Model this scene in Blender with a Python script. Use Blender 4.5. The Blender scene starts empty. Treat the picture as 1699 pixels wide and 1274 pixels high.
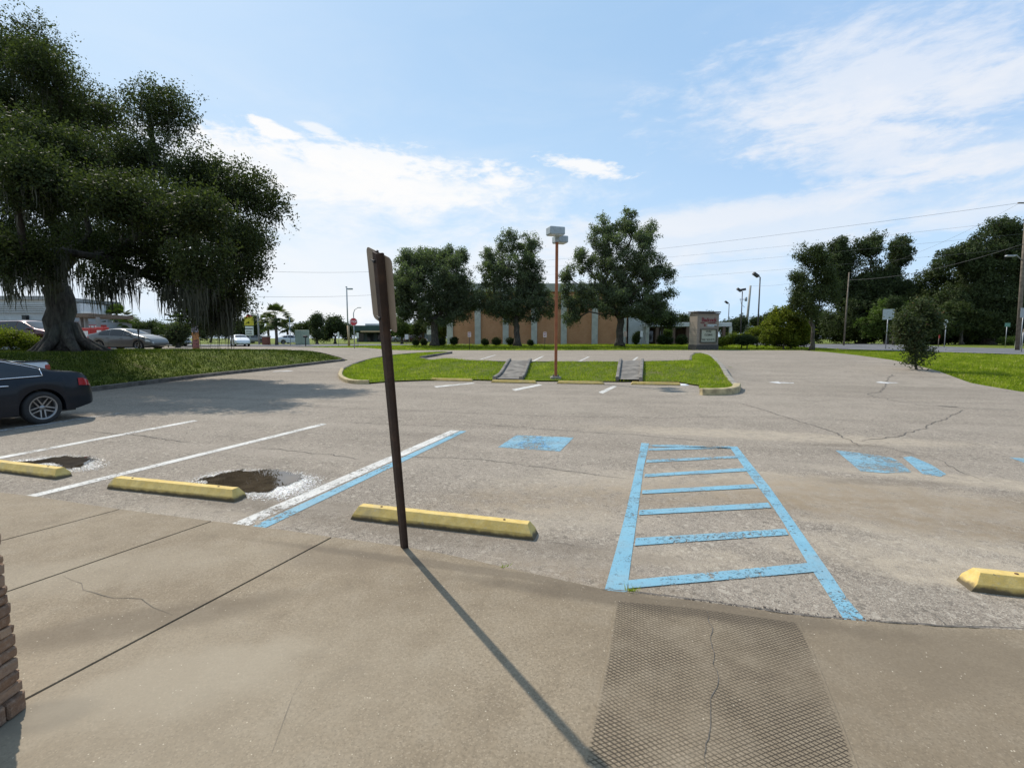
import bpy, bmesh, math, random
import numpy as np
from math import radians, sin, cos, tan, pi, atan2, sqrt, hypot
from mathutils import Vector, Matrix
from mathutils.geometry import delaunay_2d_cdt

scene = bpy.context.scene
col = scene.collection
rnd = random.Random(7)
NR = np.random.default_rng(11)

# ---------------------------------------------------------------- camera geometry
F, CX, CY, CAMZ = 800.0, 849.5, 637.0, 1.75
PITCH = math.atan2(76.0, F)
cs, sn = cos(PITCH), sin(PITCH)

def ray(px, py):
    a, b = px - CX, CY - py
    return Vector((a, cs * F + sn * b, -sn * F + cs * b))

def W(px, py, Y):
    """World point that lies at depth Y in the direction of a photograph pixel."""
    d = ray(px, py)
    t = Y / d.y
    return Vector((d.x * t, Y, CAMZ + d.z * t))

def sst(a, b, x):
    t = np.clip((x - a) / (b - a), 0, 1)
    return t * t * (3 - 2 * t)

def H(x, y):
    """Terrain height."""
    x = np.asarray(x, float); y = np.asarray(y, float)
    u = .95 * x - .31 * y
    v = .31 * x + .95 * y
    drive = .5 * sst(18.5, 34, v)
    bank = .5 * sst(19.2, 24.0, v)
    k = sst(-13.8, -12.0, u) * (1 - sst(1.9, 3.0, u))
    z = drive * (1 - k) + bank * k
    z = z + .30 * sst(50, 66, y) + .12 * sst(66, 110, y)
    # right hand road
    z = z + .22 * sst(28, 45, x) * (1 - sst(55, 80, y))
    # left hand bank
    kx = -13.9 + 3.0 * sst(25, 32, y)
    zup = 1.08 - .34 * sst(27, 40, y)
    s = 1 - sst(-5.2, -.5, x - kx)
    z = np.where(zup > z, z + (zup - z) * s, z)
    return z

def Hf(x, y):
    return float(H(x, y))

def G(px, py, dz=0.0):
    """Point where a photograph pixel's ray meets the terrain."""
    d = ray(px, py)
    z = 0.0
    t = (z - CAMZ) / d.z
    for _ in range(60):
        t2 = (Hf(d.x * t, d.y * t) - CAMZ) / d.z
        t = t + .5 * (t2 - t)
    x, y = d.x * t, d.y * t
    return Vector((x, y, Hf(x, y) + dz))

def G0(px, py):
    d = ray(px, py)
    t = -CAMZ / d.z
    return (d.x * t, d.y * t)

# ---------------------------------------------------------------- object helpers
def tag(o, label=None, cat=None, group=None, kind=None):
    if label: o['label'] = label
    if cat: o['category'] = cat
    if group: o['group'] = group
    if kind: o['kind'] = kind
    return o

def empty(name, loc=(0, 0, 0), rz=0.0, label=None, cat=None, group=None, kind=None):
    o = bpy.data.objects.new(name, None)
    col.objects.link(o)
    o.location = loc
    o.rotation_euler = (0, 0, rz)
    o.empty_display_size = .2
    return tag(o, label, cat, group, kind)

def link(name, me, parent=None, loc=None):
    o = bpy.data.objects.new(name, me)
    col.objects.link(o)
    if parent: o.parent = parent
    if loc is not None: o.location = loc
    return o

def kids(o):
    return [c for c in bpy.data.objects if c.parent == o]

def copy_tree(o, parent=None, group_keep=True):
    c = o.copy()
    col.objects.link(c)
    if parent: c.parent = parent
    for ch in kids(o):
        copy_tree(ch, c)
    return c

def np_mesh(name, V, Fc, mat=None, smooth=False, attr=None):
    """V (n,3); Fc (m,k) with constant k."""
    me = bpy.data.meshes.new(name)
    V = np.asarray(V, np.float32); Fc = np.asarray(Fc, np.int32)
    m, k = Fc.shape
    me.vertices.add(len(V)); me.vertices.foreach_set('co', V.ravel())
    me.loops.add(m * k); me.loops.foreach_set('vertex_index', Fc.ravel())
    me.polygons.add(m)
    me.polygons.foreach_set('loop_start', np.arange(0, m * k, k, dtype=np.int32))
    me.polygons.foreach_set('loop_total', np.full(m, k, np.int32))
    if smooth: me.polygons.foreach_set('use_smooth', np.ones(m, bool))
    me.update(calc_edges=True)
    if attr is not None:
        a = me.attributes.new('shade', 'FLOAT', 'POINT')
        a.data.foreach_set('value', np.asarray(attr, np.float32))
    if mat: me.materials.append(mat)
    return me

class MB:
    def __init__(s): s.v = []; s.f = []; s.smooth = []
    def add(s, vs, fs, smooth=False):
        n = len(s.v)
        s.v += [tuple(p) for p in vs]
        s.f += [tuple(i + n for i in f) for f in fs]
        s.smooth += [smooth] * len(fs)
        return s
    def box(s, c, d, rz=0.0, M=None):
        x, y, z = d[0] / 2, d[1] / 2, d[2] / 2
        vs = [Vector((i * x, j * y, k * z)) for i in (-1, 1) for j in (-1, 1) for k in (-1, 1)]
        R = M if M is not None else Matrix.Rotation(rz, 3, 'Z')
        vs = [R @ p + Vector(c) for p in vs]
        return s.add(vs, [(0, 1, 3, 2), (4, 6, 7, 5), (0, 4, 5, 1), (2, 3, 7, 6), (0, 2, 6, 4), (1, 5, 7, 3)])
    def bbox(s, c, d, b=.01, rz=0.0):
        """bevelled box"""
        x, y, z = d[0] / 2, d[1] / 2, d[2] / 2
        R = Matrix.Rotation(rz, 3, 'Z'); vs = []; idx = {}
        for i in (-1, 1):
            for j in (-1, 1):
                for k in (-1, 1):
                    for a in range(3):
                        p = [i * x, j * y, k * z]
                        for q in range(3):
                            if q != a: p[q] -= (i, j, k)[q] * b
                        idx[(i, j, k, a)] = len(vs)
                        vs.append(R @ Vector(p) + Vector(c))
        fs = []
        for a in range(3):
            o1, o2 = [q for q in range(3) if q != a]
            for sg in (-1, 1):
                loop = []
                for (m, n) in ((-1, -1), (1, -1), (1, 1), (-1, 1)):
                    t = [0, 0, 0]; t[a] = sg; t[o1] = m; t[o2] = n
                    loop.append(idx[(t[0], t[1], t[2], a)])
                fs.append(tuple(loop))
            for m in (-1, 1):
                for n in (-1, 1):
                    t1 = [0, 0, 0]; t1[a] = -1; t1[o1] = m; t1[o2] = n
                    t2 = list(t1); t2[a] = 1
                    fs.append((idx[(*t1, o1)], idx[(*t2, o1)], idx[(*t2, o2)], idx[(*t1, o2)]))
        for i in (-1, 1):
            for j in (-1, 1):
                for k in (-1, 1):
                    fs.append(tuple(idx[(i, j, k, a)] for a in range(3)))
        return s.add(vs, fs)
    def tube(s, pts, rad, n=8, cap=True, smooth=True):
        pts = [Vector(p) for p in pts]
        if not hasattr(rad, '__len__'): rad = [rad] * len(pts)
        vs = []; fs = []
        up = None
        for i, p in enumerate(pts):
            d = (pts[min(i + 1, len(pts) - 1)] - pts[max(i - 1, 0)]).normalized()
            if up is None:
                up = Vector((0, 0, 1)) if abs(d.z) < .9 else Vector((1, 0, 0))
            a = d.cross(up)
            if a.length < 1e-5: a = d.cross(Vector((0, 1, 0)))
            a.normalize(); b = a.cross(d).normalized(); up = b
            for k in range(n):
                t = 2 * pi * k / n
                vs.append(p + (a * cos(t) + b * sin(t)) * rad[i])
        for i in range(len(pts) - 1):
            for k in range(n):
                fs.append((i * n + k, i * n + (k + 1) % n, (i + 1) * n + (k + 1) % n, (i + 1) * n + k))
        if cap:
            fs.append(tuple(range(n - 1, -1, -1)))
            fs.append(tuple((len(pts) - 1) * n + k for k in range(n)))
        return s.add(vs, fs, smooth)
    def lathe(s, prof, n=24, M=None, smooth=True):
        """prof [(r,z)] about local z"""
        M = M or Matrix.Identity(4)
        vs = []
        for r, z in prof:
            for k in range(n):
                t = 2 * pi * k / n
                vs.append(M @ Vector((r * cos(t), r * sin(t), z)))
        fs = []
        for i in range(len(prof) - 1):
            for k in range(n):
                fs.append((i * n + k, i * n + (k + 1) % n, (i + 1) * n + (k + 1) % n, (i + 1) * n + k))
        return s.add(vs, fs, smooth)
    def prism(s, poly, thick, M=None):
        """poly [(x,y)] extruded 0..thick in z, then M"""
        M = M or Matrix.Identity(4); n = len(poly)
        vs = [M @ Vector((x, y, 0)) for x, y in poly] + [M @ Vector((x, y, thick)) for x, y in poly]
        fs = [tuple(range(n - 1, -1, -1)), tuple(range(n, 2 * n))]
        fs += [(i, (i + 1) % n, n + (i + 1) % n, n + i) for i in range(n)]
        return s.add(vs, fs)
    def build(s, name, mat, parent=None, loc=None, recalc=True, bevel=0):
        me = bpy.data.meshes.new(name)
        me.from_pydata([tuple(p) for p in s.v], [], s.f)
        me.polygons.foreach_set('use_smooth', s.smooth)
        if recalc:
            bm = bmesh.new(); bm.from_mesh(me)
            bmesh.ops.recalc_face_normals(bm, faces=bm.faces)
            bm.to_mesh(me); bm.free()
        if mat: me.materials.append(mat)
        me.update()
        return link(name, me, parent, loc)

def inpoly(x, y, poly):
    x = np.asarray(x); y = np.asarray(y)
    r = np.zeros(x.shape, bool); n = len(poly)
    for i in range(n):
        x1, y1 = poly[i][:2]; x2, y2 = poly[(i + 1) % n][:2]
        c = ((y1 > y) != (y2 > y)) & (x < (x2 - x1) * (y - y1) / ((y2 - y1) if y2 != y1 else 1e-9) + x1)
        r ^= c
    return r

def densify(poly, step, closed=True):
    out = []; n = len(poly)
    for i in range(n if closed else n - 1):
        a = Vector(poly[i][:2]); b = Vector(poly[(i + 1) % n][:2])
        k = max(1, int((b - a).length / step))
        for j in range(k): out.append(tuple(a.lerp(b, j / k)))
    if not closed: out.append(tuple(poly[-1][:2]))
    return out

def smooth_poly(pts, it=2, closed=False):
    """Chaikin"""
    for _ in range(it):
        out = []; n = len(pts)
        if not closed: out.append(tuple(pts[0]))
        for i in range(n if closed else n - 1):
            a, b = pts[i], pts[(i + 1) % n]
            out.append(tuple(.75 * p + .25 * q for p, q in zip(a, b)))
            out.append(tuple(.25 * p + .75 * q for p, q in zip(a, b)))
        if not closed: out.append(tuple(pts[-1]))
        pts = out
    return pts

def sheet(name, poly, mat, dz=0.0, step=1.0, parent=None, kind=None, flat=None, skirt=0.0, bstep=None, hole_pts=None):
    poly = densify([tuple(p[:2]) for p in poly], bstep or step)
    xs = [p[0] for p in poly]; ys = [p[1] for p in poly]
    gx = np.arange(min(xs) + step * .37, max(xs), step); gy = np.arange(min(ys) + step * .41, max(ys), step)
    pts = [Vector(p) for p in poly]
    if len(gx) and len(gy):
        X, Y = np.meshgrid(gx, gy); X = X.ravel(); Y = Y.ravel()
        m = inpoly(X, Y, poly)
        pts += [Vector((a, b)) for a, b in zip(X[m], Y[m])]
    n = len(poly)
    vo, _, fo, *_ = delaunay_2d_cdt(pts, [(i, (i + 1) % n) for i in range(n)], [list(range(n))], 1, 1e-5)
    V = [(p.x, p.y, (flat if flat is not None else Hf(p.x, p.y)) + dz) for p in vo]
    mb = MB(); mb.add(V, [tuple(f) for f in fo], True)
    if skirt:
        base = [(x, y, (flat if flat is not None else Hf(x, y)) + dz) for x, y in poly]
        vs = base + [(x, y, z - skirt) for x, y, z in base]
        mb.add(vs, [(i, (i + 1) % n, n + (i + 1) % n, n + i) for i in range(n)], False)
    o = mb.build(name, mat, parent, recalc=False)
    # make every top face point up
    me = o.data
    bm = bmesh.new(); bm.from_mesh(me)
    fl = [f for f in bm.faces if f.normal.z < -.3]
    if fl: bmesh.ops.reverse_faces(bm, faces=fl)
    bm.to_mesh(me); bm.free()
    if kind: o['kind'] = kind
    return o

def ribbon(mb, pts, w, dz, jit=0.0, r=None):
    """flat strip following the terrain"""
    pts = [Vector(p[:2]) for p in pts]; n = len(pts); vs = []
    for i, p in enumerate(pts):
        d = (pts[min(i + 1, n - 1)] - pts[max(i - 1, 0)])
        if d.length == 0: d = Vector((1, 0))
        d.normalize(); nn = Vector((-d.y, d.x))
        ww = (w[i] if hasattr(w, '__len__') else w) * .5
        if r: ww *= r.uniform(1 - jit, 1 + jit)
        for s in (-1, 1):
            q = p + nn * ww * s
            vs.append((q.x, q.y, Hf(q.x, q.y) + dz))
    mb.add(vs, [(2 * i, 2 * i + 2, 2 * i + 3, 2 * i + 1) for i in range(n - 1)], False)
    return mb

def kerb(mb, pts, w=.15, h=.14, dz=-.05):
    """kerb bar following the terrain, bevelled top"""
    pts = [Vector(p[:2]) for p in pts]; n = len(pts); vs = []
    b = .025
    prof = [(-w / 2, dz), (-w / 2, h - b), (-w / 2 + b, h), (w / 2 - b, h), (w / 2, h - b), (w / 2, dz)]
    for i, p in enumerate(pts):
        d = (pts[min(i + 1, n - 1)] - pts[max(i - 1, 0)]).normalized()
        nn = Vector((-d.y, d.x)); z0 = Hf(p.x, p.y)
        for a, z in prof:
            q = p + nn * a
            vs.append((q.x, q.y, z0 + z))
    m = len(prof); fs = []
    for i in range(n - 1):
        for k in range(m - 1):
            fs.append((i * m + k, i * m + k + 1, (i + 1) * m + k + 1, (i + 1) * m + k))
    fs.append(tuple(range(m))); fs.append(tuple((n - 1) * m + k for k in range(m)))
    return mb.add(vs, fs, False)

# ---------------------------------------------------------------- materials
class NT:
    def __init__(s, name):
        s.m = bpy.data.materials.new(name); s.m.use_nodes = True
        s.t = s.m.node_tree; s.n = s.t.nodes; s.l = s.t.links
        s.n.clear()
        s.out = s.n.new('ShaderNodeOutputMaterial')
        s.b = s.n.new('ShaderNodeBsdfPrincipled')
        s.l.new(s.b.outputs[0], s.out.inputs[0])
        g = s.n.new('ShaderNodeNewGeometry'); s.pos = g.outputs['Position']
        tc = s.n.new('ShaderNodeTexCoord'); s.obj = tc.outputs['Object']
    def val(s, sock, v):
        if isinstance(v, bpy.types.NodeSocket): s.l.new(v, sock)
        elif isinstance(v, (tuple, list)) and len(v) == 3 and sock.type == 'RGBA': sock.default_value = (*v, 1)
        else: sock.default_value = v
    def math(s, op, a, b=0.0, c=None, clamp=False):
        n = s.n.new('ShaderNodeMath'); n.operation = op; n.use_clamp = clamp
        s.val(n.inputs[0], a); s.val(n.inputs[1], b)
        if c is not None: s.val(n.inputs[2], c)
        return n.outputs[0]
    def noise(s, scale, detail=3, rough=.55, vec=None, dist=0.0, out='Fac'):
        n = s.n.new('ShaderNodeTexNoise'); n.inputs['Scale'].default_value = scale
        n.inputs['Detail'].default_value = detail; n.inputs['Roughness'].default_value = rough
        n.inputs['Distortion'].default_value = dist
        s.l.new(vec if vec is not None else s.pos, n.inputs['Vector'])
        return n.outputs[out]
    def voro(s, scale, vec=None, out='Distance', feature='F1'):
        n = s.n.new('ShaderNodeTexVoronoi'); n.feature = feature
        n.inputs['Scale'].default_value = scale
        s.l.new(vec if vec is not None else s.pos, n.inputs['Vector'])
        return n.outputs[out]
    def ramp(s, v, a, b, lo=0.0, hi=1.0, smooth=True):
        n = s.n.new('ShaderNodeMapRange'); n.interpolation_type = 'SMOOTHSTEP' if smooth else 'LINEAR'
        s.val(n.inputs[0], v); n.inputs[1].default_value = a; n.inputs[2].default_value = b
        n.inputs[3].default_value = lo; n.inputs[4].default_value = hi
        return n.outputs[0]
    def mix(s, f, a, b, blend='MIX'):
        n = s.n.new('ShaderNodeMix'); n.data_type = 'RGBA'; n.blend_type = blend
        s.val(n.inputs[0], f); s.val(n.inputs[6], a); s.val(n.inputs[7], b)
        return n.outputs[2]
    def bump(s, h, strength=.4, dist=.01):
        n = s.n.new('ShaderNodeBump'); n.inputs['Strength'].default_value = strength
        n.inputs['Distance'].default_value = dist
        s.l.new(h, n.inputs['Height']); s.l.new(n.outputs[0], s.b.inputs['Normal'])
    def set(s, **k):
        for a, v in k.items():
            s.val(s.b.inputs[{'color': 'Base Color', 'rough': 'Roughness', 'metal': 'Metallic', 'spec': 'Specular IOR Level', 'coat': 'Coat Weight', 'trans': 'Transmission Weight', 'alpha': 'Alpha'}[a]], v)
        return s
    def sep(s, vec=None):
        n = s.n.new('ShaderNodeSeparateXYZ'); s.l.new(vec if vec is not None else s.pos, n.inputs[0])
        return n.outputs
    def attr(s, name):
        n = s.n.new('ShaderNodeAttribute'); n.attribute_name = name
        return n.outputs['Fac']
    def blob(s, cx, cy, rx, ry, rot=0.0, wob=None, soft=.5, amt=1.0):
        """soft ellipse on the ground in metres, edge broken by noise"""
        o = s.sep()
        x = s.math('SUBTRACT', o[0], cx); y = s.math('SUBTRACT', o[1], cy)
        c, sn_ = cos(rot), sin(rot)
        u = s.math('ADD', s.math('MULTIPLY', x, c / rx), s.math('MULTIPLY', y, sn_ / rx))
        v = s.math('ADD', s.math('MULTIPLY', x, -sn_ / ry), s.math('MULTIPLY', y, c / ry))
        r = s.math('SQRT', s.math('ADD', s.math('MULTIPLY', u, u), s.math('MULTIPLY', v, v)))
        if wob is not None: r = s.math('ADD', r, wob)
        return s.math('MULTIPLY', s.ramp(r, 1 + soft / 2, 1 - soft / 2), amt)

def simple(name, c, rough=.6, metal=0.0, var=.15, scale=8.0, bump=0.0, spec=.5, coat=0.0, local=True, fine=0):
    s = NT(name); v = s.obj if local else s.pos
    n = s.noise(scale, 4, .6, v)
    f = s.ramp(n, .3, .7, 1 - var, 1 + var)
    mx = s.mix(1.0, c, (1, 1, 1), 'MULTIPLY')
    k = s.n.new('ShaderNodeVectorMath'); k.operation = 'SCALE'
    k.inputs[0].default_value = c; s.l.new(f, k.inputs['Scale'])
    s.set(color=k.outputs[0], rough=rough, metal=metal, spec=spec, coat=coat)
    if bump:
        s.bump(s.noise(scale * 6, 3, .6, v), .5, bump)
    return s.m

def asphalt_mat():
    s = NT('asphalt')
    big = s.noise(.22, 5, .6); mid = s.noise(1.3, 5, .62); fine = s.noise(14, 4, .65)
    c = s.mix(s.ramp(big, .35, .65), (.25, .221, .196), (.31, .278, .25))
    c = s.mix(s.ramp(mid, .38, .68, 0, .65), c, (.195, .174, .155))
    c = s.mix(s.ramp(fine, .4, .8, 0, .3), c, (.38, .35, .315))
    # exposed aggregate
    vc = s.voro(120, out='Color'); vs_ = s.sep(vc)
    c = s.mix(s.ramp(vs_[0], .55, 1.0, 0, .75), c, (.46, .43, .39))
    c = s.mix(s.ramp(vs_[1], .62, 1.0, 0, .7), c, (.085, .075, .068))
    vd = s.voro(120, out='Distance')
    vc2 = s.sep(s.voro(30, out='Color'))
    c = s.mix(s.ramp(vc2[1], .86, 1.0, 0, .55), c, (.10, .092, .085))
    c = s.mix(s.ramp(vc2[0], .90, 1.0, 0, .5), c, (.5, .47, .43))
    wob = s.math('MULTIPLY', s.math('SUBTRACT', s.noise(1.1, 6, .65), .5), 1.5)
    wob2 = s.math('MULTIPLY', s.math('SUBTRACT', s.noise(2.6, 6, .7), .5), 1.9)
    sand = (.45, .40, .335); mud = (.235, .19, .14); dark = (.15, .13, .11)
    br = s.ramp(s.noise(5, 5, .7), .3, .65, .25, 1)
    def put(c, colr, px, py, rx, ry, rot=0., soft=.7, amt=1., w=wob):
        x, y = G0(px, py)
        m = s.math('MULTIPLY', s.blob(x, y, rx, ry, rot, w, soft, amt), br)
        return s.mix(m, c, colr)
    c = put(c, sand, 1270, 722, 2.9, .45, -.25, .9, .65)
    c = put(c, sand, 1180, 800, 1.1, .5, -.1, .9, .35, wob2)
    c = put(c, sand, 1420, 815, 1.5, .55, -.5, .8, .6, wob2)
    c = put(c, sand, 1500, 870, .9, .55, -.7, .8, .55, wob2)
    c = put(c, sand, 1640, 800, 1.6, .28, -.4, .8, .65)
    c = put(c, sand, 1560, 940, 1.1, .35, -.5, .9, .45, wob2)
    c = put(c, sand, 960, 800, 1.2, .5, .1, .9, .35, wob2)
    c = put(c, sand, 930, 860, .8, .35, -.2, .9, .45, wob2)
    c = put(c, sand, 1130, 925, .65, .22, -.1, .9, .5, wob2)
    c = put(c, sand, 1660, 960, 1.3, .2, -.3, .9, .5, wob2)
    c = put(c, mud, 1590, 850, 2.0, .75, -.35, .9, .85)
    c = put(c, mud, 960, 955, .75, .2, -.35, .9, .6)
    c = put(c, (.29, .235, .17), 1120, 820, 2.6, .5, .1, 1.0, .5)
    c = put(c, dark, 1470, 800, .8, .13, -.1, .9, .65, wob2)
    c = put(c, dark, 1390, 738, .6, .12, -.1, .9, .6, wob2)
    c = put(c, dark, 1110, 762, .7, .12, 0, .9, .5, wob2)
    c = put(c, (.17, .145, .12), 870, 905, 1.3, .22, -.25, .9, .55)
    c = put(c, (.17, .145, .12), 500, 850, 1.6, .3, -.25, .9, .5)
    c = put(c, (.16, .14, .12), 470, 835, .9, .2, -.25, .9, .4, wob2)
    c = put(c, sand, 330, 850, 1.3, .18, -.25, .9, .3, wob2)
    c = put(c, (.2, .18, .16), 1560, 650, 3.5, 1.3, -.2, .9, .55)
    # tyre lanes: worn paler streaks running across the lane
    o = s.sep()
    st = s.n.new('ShaderNodeCombineXYZ')
    uu = s.math('ADD', s.math('MULTIPLY', o[0], .95), s.math('MULTIPLY', o[1], -.2))
    vv = s.math('ADD', s.math('MULTIPLY', o[0], .2), s.math('MULTIPLY', o[1], .95))
    s.l.new(s.math('MULTIPLY', uu, .12), st.inputs[0]); s.l.new(s.math('MULTIPLY', vv, 1.1), st.inputs[1])
    streak = s.noise(1.0, 5, .6, st.outputs[0])
    c = s.mix(s.ramp(streak, .45, .75, 0, .5), c, (.34, .31, .28))
    c = s.mix(s.ramp(streak, .5, .25, 0, .35), c, (.17, .15, .135))
    c = s.mix(1.0, c, (.91, .86, .77), 'MULTIPLY')
    s.set(color=c, rough=.93, spec=.16)
    hh = s.math('ADD', s.math('MULTIPLY', vd, .7), s.noise(40, 3, .6))
    s.bump(hh, .55, .006)
    return s.m

def concrete_mat(name='pavement_concrete', mesh_area=None):
    s = NT(name)
    big = s.noise(.7, 6, .62); mid = s.noise(4, 5, .65); fine = s.noise(60, 3, .7)
    c = s.mix(s.ramp(big, .33, .67), (.258, .217, .166), (.325, .279, .218))
    c = s.mix(s.ramp(mid, .42, .75, 0, .5), c, (.37, .335, .285))
    c = s.mix(s.ramp(mid, .5, .25, 0, .5), c, (.18, .15, .118))
    c = s.mix(s.ramp(fine, .35, .75, 0, .6), c, (.165, .142, .112))
    v = s.sep(s.voro(140, out='Color'))
    c = s.mix(s.ramp(v[0], .8, 1, 0, .4), c, (.45, .40, .33))
    c = s.mix(s.ramp(v[2], .8, 1, 0, .4), c, (.11, .09, .07))
    wob = s.math('MULTIPLY', s.math('SUBTRACT', s.noise(3.0, 6, .7), .5), 1.5)
    for (px, py, rx, ry, rot, k, cc) in ((230, 1040, .8, .16, .35, .6, (.13, .105, .08)), (1100, 1010, 1.4, .1, -.25, .6, (.12, .1, .08)),
                                       (1600, 1100, .6, .3, 0, .45, (.16, .135, .105)), (80, 1195, .22, .1, .2, .8, (.07, .06, .05)), (560, 930, .5, .2, -.2, .4, (.17, .14, .11)),
                                       (780, 950, 1.8, .06, -.27, .5, (.13, .11, .09)), (300, 1140, .6, .25, .3, .5, (.39, .36, .31)), (120, 960, 1.2, .3, .3, .35, (.37, .34, .29))):
        x, y = G0(px, py)
        c = s.mix(s.blob(x, y, rx, ry, rot, wob, .8, k), c, cc)
    x, y = G0(250, 1180); c = s.mix(s.blob(x, y, 1.3, .7, .2, wob, 1.2, .35), c, (.42, .385, .325))
    x, y = G0(1500, 1150); c = s.mix(s.blob(x, y, 1.1, .6, 0, wob, 1.2, .35), c, (.2, .17, .135))
    # bright glints painted into the concrete colour as pale specks
    v2 = s.sep(s.voro(60, out='Color')); d2 = s.voro(60)
    gl = s.math('MULTIPLY', s.ramp(v2[1], .93, .96, 0, 1), s.ramp(d2, .24, .12, 0, 1))
    gl = s.math('MULTIPLY', gl, s.ramp(s.noise(1.7, 3), .35, .6, .25, 1))
    c = s.mix(s.math('MULTIPLY', gl, .8), c, (.8, .76, .68))
    if mesh_area:
        # expanded metal pattern pressed into the ramp: rows of flattened diamonds
        o = s.sep()
        a = radians(-14)
        u = s.math('ADD', s.math('MULTIPLY', o[0], cos(a)), s.math('MULTIPLY', o[1], sin(a)))
        w_ = s.math('ADD', s.math('MULTIPLY', o[0], -sin(a)), s.math('MULTIPLY', o[1], cos(a)))
        wv = s.math('MULTIPLY', s.math('SUBTRACT', s.noise(6, 2), .5), .02)
        p = s.math('DIVIDE', s.math('ADD', u, wv), .037); q = s.math('DIVIDE', s.math('ADD', w_, wv), .024)
        t1 = s.math('ABSOLUTE', s.math('SUBTRACT', s.math('FRACT', s.math('ADD', p, q)), .5))
        t2 = s.math('ABSOLUTE', s.math('SUBTRACT', s.math('FRACT', s.math('SUBTRACT', p, q)), .5))
        line = s.math('MAXIMUM', s.ramp(t1, .29, .42), s.math('MULTIPLY', s.ramp(t2, .33, .44), .9))
        wear = s.ramp(s.noise(2.0, 4, .6), .40, .68, 1.0, .42)
        e = s.attr('shade')
        line = s.math('MULTIPLY', s.math('MULTIPLY', line, wear), s.ramp(e, .004, .02))
        c = s.mix(s.math('MULTIPLY', line, .92), c, (.03, .024, .018))
    c = s.mix(1.0, c, (.80, .735, .63), 'MULTIPLY')
    s.set(color=c, rough=.85, spec=.3)
    h = s.math('ADD', s.noise(45, 4, .7), s.math('MULTIPLY', mid, 1.5))
    s.bump(h, .45, .004)
    return s.m

def paint_mat(name, c, wear=.5, c2=None, rough=.75):
    s = NT(name)
    n = s.noise(16, 5, .75); n2 = s.noise(1.8, 4, .65); v = s.voro(75, out='Color')
    cc = s.mix(s.ramp(s.noise(3, 4, .6), .3, .7, 0, 1), c, c2 or tuple(x * .8 for x in c))
    t = s.math('ADD', s.math('MULTIPLY', n, .62), s.math('ADD', s.math('MULTIPLY', n2, .62), s.math('MULTIPLY', s.sep(v)[0], .16)))
    al = s.ramp(t, .80 - wear * .28 + .13, .80 - wear * .28, 0, 1)
    cc = s.mix(s.ramp(s.noise(1.3, 5, .7), .45, .72, 0, .35), cc, (.27, .25, .22))
    cc = s.mix(s.ramp(s.sep(v)[1], .8, 1, 0, .35), cc, (.12, .13, .13))
    s.set(color=cc, rough=rough, spec=.3, alpha=al)
    s.bump(s.voro(120), .4, .004)
    return s.m

def grass_ground_mat(name='lawn_soil', hue=0):
    s = NT(name)
    n = s.noise(.8, 5, .65); m = s.noise(7, 4, .7); f = s.noise(45, 3, .7)
    c = s.mix(s.ramp(n, .35, .68), (.10, .14, .012), (.18, .205, .024))
    c = s.mix(s.ramp(m, .4, .75, 0, .75), c, (.045, .07, .012))
    c = s.mix(s.ramp(f, .45, .8, 0, .6), c, (.17, .19, .05))
    c = s.mix(s.ramp(s.noise(.9, 5, .65), .54, .7, 0, .7), c, (.20, .165, .08))
    s.set(color=c, rough=.9, spec=.15)
    s.bump(s.math('ADD', m, f), .9, .05)
    return s.m

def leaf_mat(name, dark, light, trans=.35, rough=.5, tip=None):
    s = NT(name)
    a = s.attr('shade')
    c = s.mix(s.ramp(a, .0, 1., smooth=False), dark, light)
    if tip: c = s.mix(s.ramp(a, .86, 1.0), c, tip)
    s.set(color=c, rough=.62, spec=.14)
    tr = s.n.new('ShaderNodeBsdfTranslucent')
    c2 = s.mix(1.0, c, (1.0, 1.25, .5), 'MULTIPLY'); s.l.new(c2, tr.inputs[0])
    ms = s.n.new('ShaderNodeMixShader'); ms.inputs[0].default_value = trans
    s.l.new(s.b.outputs[0], ms.inputs[1]); s.l.new(tr.outputs[0], ms.inputs[2])
    s.l.new(ms.outputs[0], s.out.inputs[0])
    return s.m

def bark_mat(name, c=(.085, .07, .058)):
    s = NT(name)
    st = s.n.new('ShaderNodeMapping'); st.inputs['Scale'].default_value = (1, 1, .22)
    s.l.new(s.obj, st.inputs[0])
    n = s.noise(9, 5, .7, st.outputs[0]); m = s.noise(1.2, 3)
    k = s.mix(s.ramp(n, .35, .7), tuple(x * .45 for x in c), tuple(x * 1.5 for x in c))
    k = s.mix(s.ramp(m, .4, .7, 0, .5), k, (.10, .10, .075))
    s.set(color=k, rough=.92, spec=.15); s.bump(n, .9, .04)
    return s.m

def car_paint(name, c, metal=.0, rough=.3):
    s = NT(name)
    fl = s.noise(900, 1, .5, s.obj)
    d = s.ramp(s.noise(2.5, 4, .6, s.obj), .35, .75, 0, .02)
    cc = s.mix(s.ramp(fl, .4, .8, 0, .25), c, tuple(min(1, x * 1.8 + .01) for x in c))
    cc = s.mix(d, cc, (.25, .23, .2))
    s.set(color=cc, rough=rough, metal=metal, coat=.22 if max(c) < .05 else .5, spec=.15 if max(c) < .05 else .4)
    s.b.inputs['Coat Roughness'].default_value = .06
    return s.m

def glass_mat(name='car_glass', c=(.01, .013, .016)):
    s = NT(name)
    s.set(color=s.mix(s.ramp(s.noise(2, 3, .5, s.obj), .4, .8, 0, .3), c, tuple(x * 2.5 for x in c)), rough=.04, spec=.6)
    return s.m

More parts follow.
